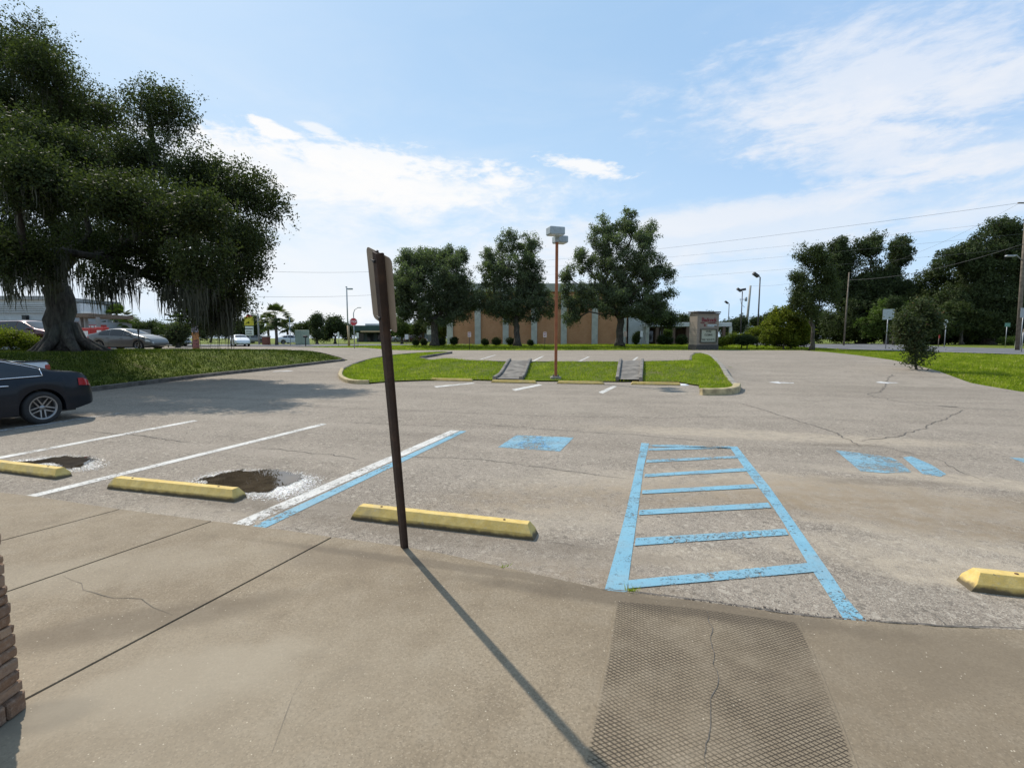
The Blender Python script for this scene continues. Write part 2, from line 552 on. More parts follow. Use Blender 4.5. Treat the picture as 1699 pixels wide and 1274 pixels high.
def brick_mat(name, c1, c2, mortar, scale=1.0, bw=.24, bh=.08):
    s = NT(name)
    mp = s.n.new('ShaderNodeMapping'); mp.inputs['Rotation'].default_value = (radians(90), 0, 0)
    s.l.new(s.obj, mp.inputs[0])
    b = s.n.new('ShaderNodeTexBrick'); s.l.new(mp.outputs[0], b.inputs[0])
    b.inputs['Color1'].default_value = (*c1, 1); b.inputs['Color2'].default_value = (*c2, 1); b.inputs['Mortar'].default_value = (*mortar, 1)
    b.inputs['Scale'].default_value = scale; b.inputs['Brick Width'].default_value = bw; b.inputs['Row Height'].default_value = bh
    b.inputs['Mortar Size'].default_value = .012
    c = s.mix(s.ramp(s.noise(.5, 5, .6, s.obj), .35, .7, 0, .35), b.outputs[0], tuple(x * .6 for x in c1))
    s.set(color=c, rough=.85, spec=.2)
    s.bump(b.outputs[1], .4, -.01)
    return s.m
# ================================================================ materials in use
M_asphalt = asphalt_mat()
M_conc = concrete_mat()
M_ramp = concrete_mat('ramp_concrete', True)
M_grassground = grass_ground_mat()
M_blue = paint_mat('blue_paint', (.155, .325, .42), .22, (.18, .36, .45))
M_bluefade = paint_mat('faded_blue_paint', (.16, .33, .43), .40, (.20, .33, .39))
M_white = paint_mat('white_paint', (.60, .58, .54), .25, (.50, .48, .44))
M_whitefade = paint_mat('faded_white_paint', (.50, .49, .47), .62, (.42, .40, .37))
M_kerb = simple('kerb_concrete', (.22, .20, .17), .9, var=.35, scale=3, bump=.01, local=False)
M_kerbdark = simple('stained_kerb', (.115, .10, .085), .9, var=.4, scale=3, bump=.01, local=False)
M_kerbyel = simple('faded_yellow_kerb', (.36, .29, .16), .9, var=.35, scale=5, bump=.01, local=False)
M_crack = simple('crack_dark', (.10, .087, .073), .95, var=.4, scale=20, local=False)
M_joint = simple('joint_dirt', (.04, .033, .026), .95, var=.4, scale=20, local=False)
M_metal = simple('galvanised_steel', (.36, .37, .38), .5, .6, var=.15)
M_greymetal = simple('grey_lamp_paint', (.30, .34, .36), .5, .0, var=.12)
M_darkpole = simple('dark_pole', (.055, .05, .048), .6, .2)
M_lens = simple('lamp_lens', (.5, .52, .52), .2)
M_black = simple('black_trim', (.012, .012, .013), .45, var=.1)
M_tyre = simple('tyre_rubber', (.018, .018, .018), .85, var=.2)
M_rim = simple('alloy', (.26, .255, .25), .38, .8, var=.1)
M_chrome = simple('chrome_trim', (.75, .76, .8), .15, .9, var=.05)
M_glass = glass_mat()
M_red = simple('red_lamp', (.32, .015, .02), .2, coat=.8)
M_wood = simple('weathered_pole_wood', (.16, .13, .10), .9, var=.3, scale=4, bump=.01)
M_concpole = simple('concrete_pole', (.30, .29, .26), .8, var=.2, scale=2)
M_wire = simple('black_cable', (.10, .10, .105), .6)

def yellow_stop_mat():
    s = NT('wheel_stop_yellow')
    o = s.sep(s.obj)
    n = s.noise(9, 5, .7); m = s.noise(45, 3, .7)
    c = s.mix(s.ramp(n, .35, .7), (.56, .39, .115), (.66, .49, .18))
    c = s.mix(s.ramp(m, .52, .8, 0, .6), c, (.44, .37, .25))
    c = s.mix(s.ramp(s.noise(3.5, 5, .7), .5, .7, 0, .55), c, (.36, .29, .17))
    c = s.mix(s.ramp(s.noise(13, 6, .8), .62, .68, 0, .85), c, (.40, .38, .34))
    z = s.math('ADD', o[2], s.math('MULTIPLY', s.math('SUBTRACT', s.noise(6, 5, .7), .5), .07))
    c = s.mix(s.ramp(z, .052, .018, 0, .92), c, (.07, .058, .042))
    c = s.mix(s.ramp(s.noise(22, 5, .75), .66, .72, 0, .9), c, (.16, .14, .11))
    s.set(color=c, rough=.8, spec=.25); s.bump(s.noise(60, 4, .7), .5, .004)
    return s.m
M_stop = yellow_stop_mat()

def rust_mat(name, base, rust, k=.5):
    s = NT(name)
    n = s.noise(7, 6, .72, s.obj); m = s.noise(60, 3, .7, s.obj)
    c = s.mix(s.ramp(n, .5 - k * .3, .75 - k * .2), base, rust)
    c = s.mix(s.ramp(m, .5, .8, 0, .4), c, tuple(x * .5 for x in rust))
    s.set(color=c, rough=.75, spec=.3); s.bump(m, .4, .002)
    return s.m
M_postbrown = rust_mat('brown_painted_steel', (.050, .034, .028), (.085, .05, .036), .3)
M_orange = rust_mat('orange_painted_pole', (.30, .105, .045), (.22, .075, .035), .4)
M_signback = simple('aluminium_back', (.27, .215, .165), .5, .15, var=.12, scale=5)

# ================================================================ ground
ground_poly_near = None
def big_ground():
    ax = np.concatenate([np.linspace(-900, -80, 14), np.arange(-75, 90, 1.5), np.linspace(95, 900, 14)])
    ay = np.concatenate([np.linspace(-60, -12, 5), np.arange(-10, 120, 1.5), np.linspace(125, 1500, 18)])
    X, Y = np.meshgrid(ax, ay); Z = H(X, Y) - .07
    n, m = X.shape
    V = np.stack([X.ravel(), Y.ravel(), Z.ravel()], 1)
    i = np.arange(n * m).reshape(n, m)
    Fc = np.stack([i[:-1, :-1].ravel(), i[:-1, 1:].ravel(), i[1:, 1:].ravel(), i[1:, :-1].ravel()], 1)
    o = link('ground', np_mesh('ground', V, Fc, M_grassground, True)); o['kind'] = 'structure'
big_ground()

kerb_left = [(-13.7, 11.0), (-13.9, 14.0), (-13.95, 18.2), (-13.95, 21.5), (-13.7, 24.4), (-12.9, 27.4), (-11.6, 30.4), (-11.0, 31.6)]
kerb_left = smooth_poly(kerb_left, 2)
lot = [(-40, -8), (45, -8), (45, 9), (25, 12.6)]
lawn_edge = [(18.2, 14.3), (16.6, 15.6), (17.2, 18), (19.2, 21.6), (20.8, 25.4), (23.0, 30.2), (25.6, 36), (28.3, 43), (29.8, 49.6)]
lot += lawn_edge
lot += [(22, 50.4), (0, 50.0), (-13, 50.2), (-20, 52.5), (-26, 57), (-60, 62), (-70, 34), (-40, 27), (-27, 28.6), (-22.4, 30.4), (-21.5, 34), (-24.7, 38.3),
        (-19.5, 38.4), (-14.5, 36.4), (-12.2, 34.2), (-10.95, 32.2)]
lot += list(reversed(kerb_left)) + [(-40, 11)]
asphalt = sheet('parking_lot', lot, M_asphalt, 0.0, .8, kind='structure')

# ---- island
isl = [G(612, 637), G(590, 637), G(574, 634), G(563, 626), G(568, 615), G(588, 605), G(612, 598), G(642, 592), G(690, 587.5), G(735, 585), G(749, 586.5)]
isl_left_curb = [tuple(p[:2]) for p in isl]
nibL = [G(749, 586.5), G(722, 591), G(698, 595)]
edgeU1 = [G(698, 595), G(716, 599), G(780, 600.5), G(846, 602.5)]
U2a, U2b = G(880, 602.5), G(1027, 603)
U3a, U3b = G(1069, 602.5), G(1145, 600.5)
nibR = [G(1145, 600.5), G(1147, 592), G(1152, 588.5)]
top_r = [G(1152, 588.5), G(1168, 588)]
curb_r = [G(1168, 588), G(1180, 592), G(1189, 601), G(1200, 617), G(1213, 634), G(1223, 645), G(1220, 652), G(1200, 655), G(1163, 655)]
bot = [G(1163, 655), G(1160, 640), G(1130, 635), G(1062, 634)]
v2 = lambda L: [tuple(p[:2]) for p in L]
isl_poly = v2(isl) + v2(nibL[1:]) + v2(edgeU1[1:]) + v2([U2a, U2b, U3a, U3b]) + v2(nibR[1:]) + v2(top_r[1:]) + v2(curb_r[1:]) + v2([G(1160, 641), G(1125, 635), G(1060, 634.5), G(930, 633.5), G(865, 633), G(780, 631.5), G(700, 632), G(650, 634)])
islO = sheet('grass_island', isl_poly, M_grassground, .05, .6, kind='structure')
fl1 = [G(846, 601.5), G(880, 601.5), G(864, 633.5), G(820, 633)]
fl2 = [G(1030, 602), G(1066, 602), G(1063, 634.5), G(1024, 634)]

mb = MB()
kerb(mb, kerb_left[:-4], .18, .15); kerb(mb, kerb_left[-5:], .18, .13)
o = mb.build('kerb', M_kerbdark); o['kind'] = 'structure'
mb = MB(); kerb(mb, smooth_poly(v2(isl[4:]), 1), .16, .12); o = mb.build('kerb', M_kerbdark); o['kind'] = 'structure'
mb = MB(); kerb(mb, smooth_poly(v2(isl[:5]), 2), .17, .15); o = mb.build('kerb', M_kerbyel); o['kind'] = 'structure'
mb = MB(); kerb(mb, v2(nibL), .17, .16); kerb(mb, v2(edgeU1), .15, .10); kerb(mb, v2([U2a, U2b]), .15, .1); kerb(mb, v2([U3a, U3b]), .15, .1); kerb(mb, v2(nibR), .15, .12)
o = mb.build('kerb', M_kerbdark); o['kind'] = 'structure'
mb = MB(); kerb(mb, smooth_poly(v2(top_r + curb_r[1:6]), 2), .19, .15); o = mb.build('kerb', M_kerb); o['kind'] = 'structure'
mb = MB(); kerb(mb, smooth_poly(v2(curb_r[5:]), 2), .24, .2); o = mb.build('kerb', M_kerbyel); o['kind'] = 'structure'

M_flume = simple('flume_concrete', (.15, .135, .115), .9, var=.4, scale=2.5, bump=.01, local=False)
for k, (fl, lab) in enumerate(((fl1, 'concrete drain chute down the grass bank behind the leaning sign post side, skewed'), (fl2, 'concrete drain chute down the grass bank just beyond the orange lamp pole'))):
    c = sum((Vector(p) for p in fl), Vector()) / 4
    root = empty('drain_chute', (0, 0, 0), label=['concrete drain chute in the grass bank between lamp pole and leaning sign', 'concrete drain chute in the grass bank between orange lamp pole and yellow kerb corner'][k], cat='drain chute', group='concrete chutes in the grass bank')
    sheet('channel', v2(fl), M_flume, .12, .4, parent=root)
    for a, b in ((0, 3), (1, 2)):
        m_ = MB(); kerb(m_, densify(v2([fl[a], fl[b]]), .4, False), .14, .22)
        m_.build('side_kerb', M_flume, root)

# ---- road on the right
roadL = [(36.6, 8), (36.3, 34), (35.4, 51), (33.0, 80), (28, 140), (20, 220)]
roadR = [(50.5, 8), (50.5, 34), (50.0, 51), (47.5, 80), (42, 140), (33, 220)]
M_road = simple('road_asphalt', (.13, .13, .135), .9, var=.15, scale=.5, spec=.2, local=False)
sheet('road', roadL + roadR[::-1], M_road, .0, 1.5, kind='structure')
mb = MB()
for L, off in ((roadL, .35), (roadR, -.35)):
    ribbon(mb, densify([(x + off, y) for x, y in L], 2, False), .14, .012)
o = mb.build('road_edge_line', M_white); o['kind'] = 'structure'
mb = MB()
for k in range(14):
    y0 = 20 + k * 9
    xx = lambda y: np.interp(y, [8, 34, 51, 80, 140, 220], [43.5, 43.4, 42.7, 40.2, 35, 26])
    ribbon(mb, [(xx(y0), y0), (xx(y0 + 3), y0 + 3)], .14, .012)
o = mb.build('road_dashes', M_white); o['kind'] = 'structure'
# far street on the left beyond the lawn wedge
sheet('street', [(-26.5, 60), (-14, 66), (-8, 69), (8, 70), (8, 75), (-12, 75), (-60, 74), (-60, 66)], M_road, .0, 1.5, kind='structure')
M_path = simple('pale_path', (.42, .39, .34), .9, var=.15, scale=2, local=False)
mb = MB(); ribbon(mb, densify([(-60, 25.2), (-30, 26.6), (-23, 29.2), (-21.3, 33.2), (-24.0, 37.7), (-19.3, 37.9), (-14.7, 36)], .5, False), .22, .035)
o = mb.build('concrete_edging', M_path); o['kind'] = 'structure'

# ---- sidewalk slabs
SZ = .03
def P0(x, y): return G0(x, y)
side_edge = [(-60, 822 - 6), (0, 821), (60, 828), (150, 842), (197, 849), (350, 869), (470, 884), (550, 896), (668, 912), (740, 925), (830, 945), (930, 968), (1010, 986), (1060, 991), (1150, 1003), (1250, 1017), (1330, 1029), (1440, 1038), (1560, 1046), (1699, 1053), (1800, 1058)]
E = [P0(*p) for p in side_edge]
eL, eR = E[0], E[-1]
sw = [(-26, eL[1] + (26 + eL[0]) * .33)] + E + [(26, E[-1][1] - (26 - E[-1][0]) * .30), (26, -7), (-26, -7)]
def clip(poly, p, n):
    out = []; m = len(poly)
    for i in range(m):
        a, b = poly[i], poly[(i + 1) % m]
        da = (a[0] - p[0]) * n[0] + (a[1] - p[1]) * n[1]; db = (b[0] - p[0]) * n[0] + (b[1] - p[1]) * n[1]
        if da >= 0: out.append(a)
        if (da > 0) != (db > 0) and da != db:
            t = da / (da - db); out.append((a[0] + t * (b[0] - a[0]), a[1] + t * (b[1] - a[1])))
    return out
joints = [((0, 903), (197, 850)), ((10, 989), (350, 870)), ((38, 1172), (550, 897))]
J = []
for a, b in joints:
    A, B = P0(*a), P0(*b); d = Vector((B[0] - A[0], B[1] - A[1])).normalized(); J.append((A, (d.y, -d.x)))   # n points to the right
# two more joints to the left (outside) and far right
A0, n0 = J[0]
J = [((A0[0] - n0[0] * 4.2, A0[1] - n0[1] * 4.2), n0)] + J
A3, n3 = J[-1]
J.append(((A3[0] + n3[0] * 9.5, A3[1] + n3[1] * 9.5), n3))
walk = empty('sidewalk', kind='structure')
rest = sw; gap = .010
for i in range(len(J) + 1):
    poly = rest
    if i > 0:
        p, n = J[i - 1]; poly = clip(poly, (p[0] + n[0] * gap, p[1] + n[1] * gap), n)
    if i < len(J):
        p, n = J[i]; poly = clip(poly, (p[0] - n[0] * gap, p[1] - n[1] * gap), (-n[0], -n[1]))
    if len(poly) > 2:
        sheet('concrete_slab', poly, M_conc, SZ, 1.2, parent=walk, flat=0.0, skirt=.06, bstep=.6)
sheet('joint_bed', [(x, y - .03) for x, y in sw], M_joint, .008, 2, parent=walk, flat=0.0)
# textured ramp area on the slab
ra = [P0(1022, 1003), P0(1150, 1015), P0(1326, 1040), P0(1350, 1093), P0(1392, 1200), P0(1425, 1290), P0(965, 1290), P0(985, 1200), P0(1005, 1110)]
o = sheet('textured_ramp', ra, M_ramp, SZ + .003, .08, parent=walk, flat=0.0, bstep=.08)
vv = np.array([v.co[:2] for v in o.data.vertices]); rp = np.array(ra)
dist = np.full(len(vv), 9.)
for i in range(len(rp)):
    a, b = rp[i], rp[(i + 1) % len(rp)]; ab = b - a
    t = np.clip(((vv - a) @ ab) / (ab @ ab), 0, 1); dist = np.minimum(dist, np.linalg.norm(vv - (a + t[:, None] * ab), axis=1))
at = o.data.attributes.new('shade', 'FLOAT', 'POINT'); at.data.foreach_set('value', dist.astype(np.float32))

# ---- painted markings (parts of the lot)
def px_poly(name, pts, mat, dz=.004, label=None, step=.5):
    o = sheet(name, [G0(*p) for p in pts] if max(p[1] for p in pts) > 636 else v2([G(*p) for p in pts]), mat, dz, step, parent=asphalt, bstep=.25)
    if label: o['label'] = label
    return o
px_poly('parking_line', [(38, 824), (54, 826), (543, 704), (535, 702.5)], M_white)
px_poly('parking_line', [(-60, 769), (-44, 770), (330, 698), (322, 697)], M_white)
px_poly('parking_line', [(-60, 722), (-48, 723), (200, 686), (193, 685)], M_whitefade)
px_poly('parking_line', [(378, 872), (404, 876), (763, 714.5), (748, 714)], M_white)
px_poly('parking_line', [(407, 879), (432, 880), (774, 715.5), (764, 715)], M_blue, label='blue line beside the white line')
px_poly('parking_line', [(720, 641), (724, 643), (789, 636), (783, 635)], M_white)
px_poly('parking_line', [(849, 646), (855, 648.5), (900, 639), (894, 637.5)], M_white)
px_poly('parking_line', [(993, 651), (1000, 653), (1024, 641), (1017, 640)], M_white)
for a, b in (((797, 596.5), (822, 589)), ((881, 601), (901, 591)), ((958, 601), (977, 592)), ((1047, 601), (1058, 592.5))):
    A, B = G(*a), G(*b); m_ = MB(); ribbon(m_, densify([A[:2], B[:2]], .5, False), .13, .006); m_.build('parking_line', M_white, asphalt)
aisle = asphalt
px_poly('aisle_border', [(1003, 979), (1020, 984), (1040, 982), (1047, 930), (1058, 850), (1068, 775), (1077, 736), (1064, 735), (1050, 800), (1036, 860), (1020, 920)], M_blue)
px_poly('aisle_border', [(1210, 741), (1223, 741), (1250, 775), (1277, 808), (1303, 845), (1350, 912), (1380, 955), (1405, 993), (1440, 1034), (1403, 1033), (1376, 990), (1340, 935), (1300, 868), (1276, 832), (1250, 798)], M_blue)
for q in ([(1043, 977), (1042, 963.5), (1348, 934), (1356, 949)], [(1053, 906), (1055, 893.5), (1302, 878), (1308, 888)], [(1060, 855), (1061, 847), (1274, 834.5), (1280, 843)],
          [(1065, 820), (1066, 814), (1252, 803.5), (1257, 810)], [(1069, 792), (1070, 787), (1236, 777), (1240, 782)]):
    px_poly('aisle_rung', q, M_blue, .007)
for q in ([(1072, 768), (1073, 763.5), (1226, 756.5), (1229, 760)], [(1075, 748), (1076, 744), (1210, 740.5), (1218, 744)], [(1078, 741), (1078, 738.5), (1120, 738), (1214, 743.5), (1212, 745)]):
    px_poly('aisle_rung', q, M_bluefade, .007)
px_poly('accessible_bay_square', [(826, 742), (857, 722), (952, 726), (929, 749)], M_bluefade)
px_poly('accessible_bay_square', [(1386, 747), (1430, 752), (1478, 759), (1492, 766), (1512, 783), (1470, 785), (1428, 782)], M_bluefade)
px_poly('accessible_bay_square', [(1498, 759), (1512, 757), (1545, 771), (1570, 787), (1560, 791), (1530, 786)], M_bluefade)
px_poly('accessible_bay_square', [(1674, 759), (1720, 762), (1750, 775), (1700, 768)], M_bluefade)
# worn wheelchair figure inside the first square
M_sym = paint_mat('worn_symbol_paint', (.22, .40, .54), .5, (.13, .33, .52))
def sym():
    A, B, C_, D = [Vector(G0(*p)) for p in ((826, 742), (929, 749), (952, 726), (857, 722))]
    def P(u, v): return (A * (1 - u) * (1 - v) + B * u * (1 - v) + C_ * u * v + D * (1 - u) * v)
    m_ = MB()
    arc = [P(.48 + .22 * cos(t), .36 + .24 * sin(t)) for t in np.linspace(2.4, 6.1, 14)]
    ribbon(m_, arc, .07, .008)
    ribbon(m_, [P(.42, .86), P(.44, .62), P(.45, .46), P(.62, .45), P(.70, .2), P(.80, .22)], .09, .009)
    ribbon(m_, [P(.44, .66), P(.6, .66)], .07, .010)
    ribbon(m_, [P(.38, .9), P(.46, .9)], .12, .011)
    m_.build('wheelchair_symbol', M_sym, asphalt)
sym()
M_arrow = paint_mat('arrow_paint', (.62, .61, .59), .35)
def arrow(px, py, ln, wd, rot):
    p = G(px, py); m_ = MB(); c, s_ = cos(rot), sin(rot)
    pts = [(-ln * .5, -wd * .18), (ln * .05, -wd * .2), (ln * .02, -wd * .5), (ln * .5, 0), (ln * .1, wd * .5), (ln * .06, wd * .2), (-ln * .45, wd * .16)]
    pts = [(p.x + a * c - b * s_, p.y + a * s_ + b * c) for a, b in pts]
    sheet('painted_arrow', pts, M_arrow, .008, .3, parent=asphalt, bstep=.3)
arrow(1296, 635, .9, .8, 2.8); arrow(470, 616, 1.0, .9, .3); arrow(1471, 635, .75, .8, 2.9)

# ---- cracks
def wiggle(pts, amp, step=.08, seed=1):
    r = random.Random(seed); L = densify(pts, step, False); out = []; ox = oy = 0
    for i, (x, y) in enumerate(L):
        ox = ox * .75 + r.uniform(-1, 1) * amp; oy = oy * .75 + r.uniform(-1, 1) * amp
        out.append((x + ox, y + oy))
    return out
def crack(px_pts, w, amp, parent, dz, mat=None, step=.08, seed=1, name='crack'):
    pts = wiggle([G0(*p) for p in px_pts], amp, step, seed)
    m_ = MB(); r = random.Random(seed + 50)
    n = len(pts); ws = [w * .62 * (.35 + .65 * min(1, i / 4, (n - 1 - i) / 4)) for i in range(n)]
    ribbon(m_, pts, ws, dz, .5, r)
    return m_.build(name, mat or M_crack, parent)
crack([(104, 962), (135, 975), (140, 985), (190, 999), (235, 1000), (255, 1015), (290, 1027)], .005, .006, walk, SZ + .003, seed=1)
crack([(499, 1139), (488, 1160), (472, 1200), (450, 1260)], .003, .005, walk, SZ + .003, seed=2)
crack([(1174, 1022), (1180, 1050), (1176, 1072), (1182, 1095), (1183, 1115), (1190, 1130), (1186, 1150), (1178, 1172), (1172, 1220), (1168, 1290)], .0055, .008, walk, SZ + .006, seed=3, step=.03)
A_ = asphalt
crack([(1225, 668), (1280, 685), (1380, 715), (1430, 740)], .03, .03, A_, .006, seed=4)
crack([(1430, 732), (1500, 722), (1560, 700), (1600, 680)], .025, .03, A_, .006, seed=5)
crack([(1438, 655), (1460, 650), (1470, 640), (1478, 628)], .04, .04, A_, .006, seed=6)
crack([(1440, 655), (1480, 664), (1530, 673), (1590, 677), (1699, 681), (1760, 684)], .03, .05, A_, .006, seed=7)
crack([(1560, 674), (1590, 675)], .16, .05, A_, .009, seed=8)
crack([(150, 716), (230, 722), (320, 734)], .025, .03, A_, .006, seed=9)
crack([(640, 756), (800, 762), (900, 775), (1045, 795)], .018, .02, A_, .006, seed=10)
crack([(760, 700), (900, 712), (1060, 722), (1200, 735)], .022, .03, A_, .006, seed=11)
crack([(560, 700), (700, 706), (760, 708)], .02, .03, A_, .006, seed=12)
crack([(1519, 1004), (1550, 1020), (1570, 1035), (1583, 1048)], .008, .012, A_, .006, seed=13)
crack([(430, 742), (520, 752), (600, 762)], .02, .03, A_, .006, seed=15)
crack([(650, 680), (900, 690), (1100, 694), (1225, 690)], .022, .03, A_, .006, seed=16)
crack([(1430, 738), (1480, 745), (1560, 765), (1640, 800)], .016, .03, A_, .006, seed=17)
crack([(890, 895), (960, 905), (1010, 912)], .007, .012, A_, .006, seed=18)
# open joint with rubble between asphalt and sidewalk
crack([(1000, 985), (1060, 990), (1150, 1001), (1250, 1015), (1330, 1027), (1440, 1037), (1560, 1045), (1699, 1051)], .022, .006, A_, .034, seed=14, step=.04, name='open_joint')
mb = MB(); r = random.Random(4)
pts = densify([G0(*p) for p in ((1060, 988), (1150, 999), (1250, 1012), (1330, 1023), (1440, 1034), (1540, 1042))], .012, False)
for p in pts:
    for _ in range(2):
        q = (p[0] + r.gauss(0, .01), p[1] + r.gauss(.012, .016)); a = r.uniform(.002, .007)
        mb.box((q[0], q[1], .004 + a * .4 + .0), (a * 2, a * 1.4, a), r.uniform(0, 3))
M_rubble = simple('joint_rubble', (.12, .10, .085), .95, var=.5, scale=60, local=False)
o = mb.build('gravel', M_rubble); o['kind'] = 'stuff'
o['label'] = 'loose grit along the joint between asphalt and sidewalk'; o['category'] = 'grit'

# ---- puddles
def water_mat():
    s = NT('puddle_water')
    v = s.sep(s.voro(70, out='Color'))
    c = s.mix(s.ramp(s.noise(5, 4, .6), .35, .7), (.040, .030, .020), (.075, .057, .038))
    e = s.attr('shade')
    s.set(color=c, rough=.02, spec=.5, alpha=s.math('GREATER_THAN', s.ramp(e, .0, .05, .1, 1.02, False), v[0]))
    n = s.noise(9, 2, .5); s.bump(n, .012, .004)
    return s.m
def wet_mat():
    s = NT('wet_glint_aggregate')
    vc = s.voro(95, out='Color'); v = s.sep(vc); v2_ = s.sep(s.voro(60, out='Color'))
    e = s.attr('shade')
    den = s.ramp(s.math('ADD', e, s.math('MULTIPLY', s.math('SUBTRACT', s.noise(5, 5, .7), .5), .14)), .0, .34, 0, 1.0, False)
    dots = s.math('GREATER_THAN', den, v[0])
    c = s.mix(s.ramp(v[1], .15, .75), (.24, .22, .19), (.82, .80, .76))  # sun glint painted in as pale specks on the wet grit
    c = s.mix(s.ramp(v2_[2], .6, .9, 0, .5), c, (.42, .50, .60))
    s.set(color=c, rough=s.ramp(v[2], 0, 1, .06, .4), spec=.8, alpha=s.math('MULTIPLY', dots, .92))
    s.bump(s.voro(95), .8, .006)
    return s.m
M_water = water_mat(); M_wet = wet_mat()
def edge_attr(o, poly):
    rp = np.array(poly); vv = np.array([v.co[:2] for v in o.data.vertices]); dist = np.full(len(vv), 9.)
    for i in range(len(rp)):
        a, b = rp[i], rp[(i + 1) % len(rp)]; ab = b - a
        t = np.clip(((vv - a) @ ab) / max(ab @ ab, 1e-9), 0, 1); dist = np.minimum(dist, np.linalg.norm(vv - (a + t[:, None] * ab), axis=1))
    at = o.data.attributes.new('shade', 'FLOAT', 'POINT'); at.data.foreach_set('value', dist.astype(np.float32))
def puddle(ring, waters, seed, label):
    root = empty('puddle', kind='structure'); root['label'] = label
    R_ = smooth_poly([G0(*p) for p in ring], 3, True)
    o = sheet('wet_margin', R_, M_wet, .009, .07, parent=root, flat=0.0, bstep=.07)
    rp = np.array(R_); vv = np.array([v.co[:2] for v in o.data.vertices])
    dist = np.full(len(vv), 9.)
    for i in range(len(rp)):
        a, b = rp[i], rp[(i + 1) % len(rp)]; ab = b - a
        t = np.clip(((vv - a) @ ab) / max(ab @ ab, 1e-9), 0, 1); dist = np.minimum(dist, np.linalg.norm(vv - (a + t[:, None] * ab), axis=1))
    at = o.data.attributes.new('shade', 'FLOAT', 'POINT'); at.data.foreach_set('value', dist.astype(np.float32))
    for k, w in enumerate(waters):
        r = random.Random(seed + k); pts = densify([G0(*p) for p in w], .035)
        out = []; ox = oy = 0
        for x, y in pts:
            ox = ox * .72 + r.uniform(-1, 1) * .034; oy = oy * .72 + r.uniform(-1, 1) * .055
            out.append((x + ox, y + oy))
        for it in range(1): out = smooth_poly(out, 1, True)
        try:
            wo = sheet('water', out, M_water, .013, .05, parent=root, flat=0.0, bstep=.2); edge_attr(wo, out)
        except Exception as ex: print('puddle', ex)
puddle([(296, 803), (340, 783), (400, 777), (470, 779), (525, 784), (547, 793), (540, 806), (505, 826), (455, 836), (405, 832), (330, 815)],
       [[(322, 800), (345, 792), (372, 783), (430, 781), (470, 782), (500, 786), (508, 793), (490, 802), (462, 810), (447, 819), (400, 817), (370, 812), (345, 805)]], 3, 'puddle with bright wet rim behind the whole yellow wheel stop')
puddle([(-30, 775), (20, 763), (90, 754), (150, 754), (182, 763), (188, 773), (160, 783), (110, 786), (60, 778), (10, 780)],
       [[(20, 768), (60, 764), (110, 757), (158, 757), (163, 763), (148, 769), (135, 778), (112, 780), (92, 778), (100, 770), (60, 768), (30, 773)]], 9, 'puddle behind the wheel stop that the photo edge cuts off')

# ================================================================ wheel stops
def stop_mesh():
    L = 1.83; e = .09
    prof = [(-.085, 0), (-.085, .055), (-.04, .125), (.04, .125), (.085, .055), (.085, 0)]
    mb = MB(); vs = []; fs = []
    rr = random.Random(3)
    N = 26
    for i in range(N + 1):
        x = -L / 2 + L * i / N
        ins = 1.0
        for a, z in prof:
            xx = x
            if i == 0: xx = x + e * (z / .125) * .75
            if i == N: xx = x - e * (z / .125) * .75
            vs.append((xx, a + rr.uniform(-.001, .001), z + (rr.uniform(-.0015, .0008) if z > 0 else 0)))
    m = 6
    for i in range(N):
        for k in range(m - 1):
            fs.append((i * m + k, i * m + k + 1, (i + 1) * m + k + 1, (i + 1) * m + k))
    fs.append(tuple(range(m))); fs.append(tuple(N * m + k for k in range(m)))
    mb.add(vs, fs)
    return mb
def add_stop(first, loc, rz, label):
    if first is None:
        root = empty('wheel_stop', loc, rz, label, 'wheel stop', 'concrete wheel stops')
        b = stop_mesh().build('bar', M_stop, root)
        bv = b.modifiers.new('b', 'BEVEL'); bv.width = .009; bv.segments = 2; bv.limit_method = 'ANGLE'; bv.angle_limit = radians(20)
        for x in (-.62, .62):
            m_ = MB(); m_.lathe([(.0, .131), (.011, .130), (.012, .12)], 10)
            p = m_.build('rebar_pin', M_crackrust, root); p.location = (x, 0, 0)
        return root
    c = copy_tree(first); c.location = loc; c.rotation_euler = (0, 0, rz); c['label'] = label
    return c
M_crackrust = simple('rusty_pin', (.10, .05, .03), .9, var=.4, scale=30)
EA = atan2(-.30, .95)
def stop_pos(pxl, pxr):
    """front bottom corners -> centre and heading"""
    A, B = Vector(G0(*pxl)), Vector(G0(*pxr)); d = (B - A).normalized(); n = Vector((-d.y, d.x))
    c = (A + B) / 2 + n * .085
    return (c.x, c.y, 0), atan2(d.y, d.x)
L3, R3 = stop_pos((586, 862), (880, 896))
st = add_stop(None, L3, R3, 'yellow concrete wheel stop right behind the leaning sign post')
L2, R2 = stop_pos((180, 811), (386, 833)); add_stop(st, L2, R2, 'yellow concrete wheel stop in front of the larger puddle, between two white lines')
A1 = Vector(G0(94, 796)); d1 = Vector((cos(-.30), sin(-.30))); c1 = A1 - d1 * .915 + Vector((-d1.y, d1.x)) * .085
add_stop(st, (c1.x, c1.y, 0), -.30, 'yellow concrete wheel stop by the smaller puddle, cut off by the photo edge')
A4 = Vector(G0(1611, 981)); d4 = Vector((cos(-.27), sin(-.27))); c4 = A4 + d4 * .915 + Vector((-d4.y, d4.x)) * .085
add_stop(st, (c4.x, c4.y, 0), -.27, 'yellow concrete wheel stop beyond the muddy patch past the blue striped aisle')
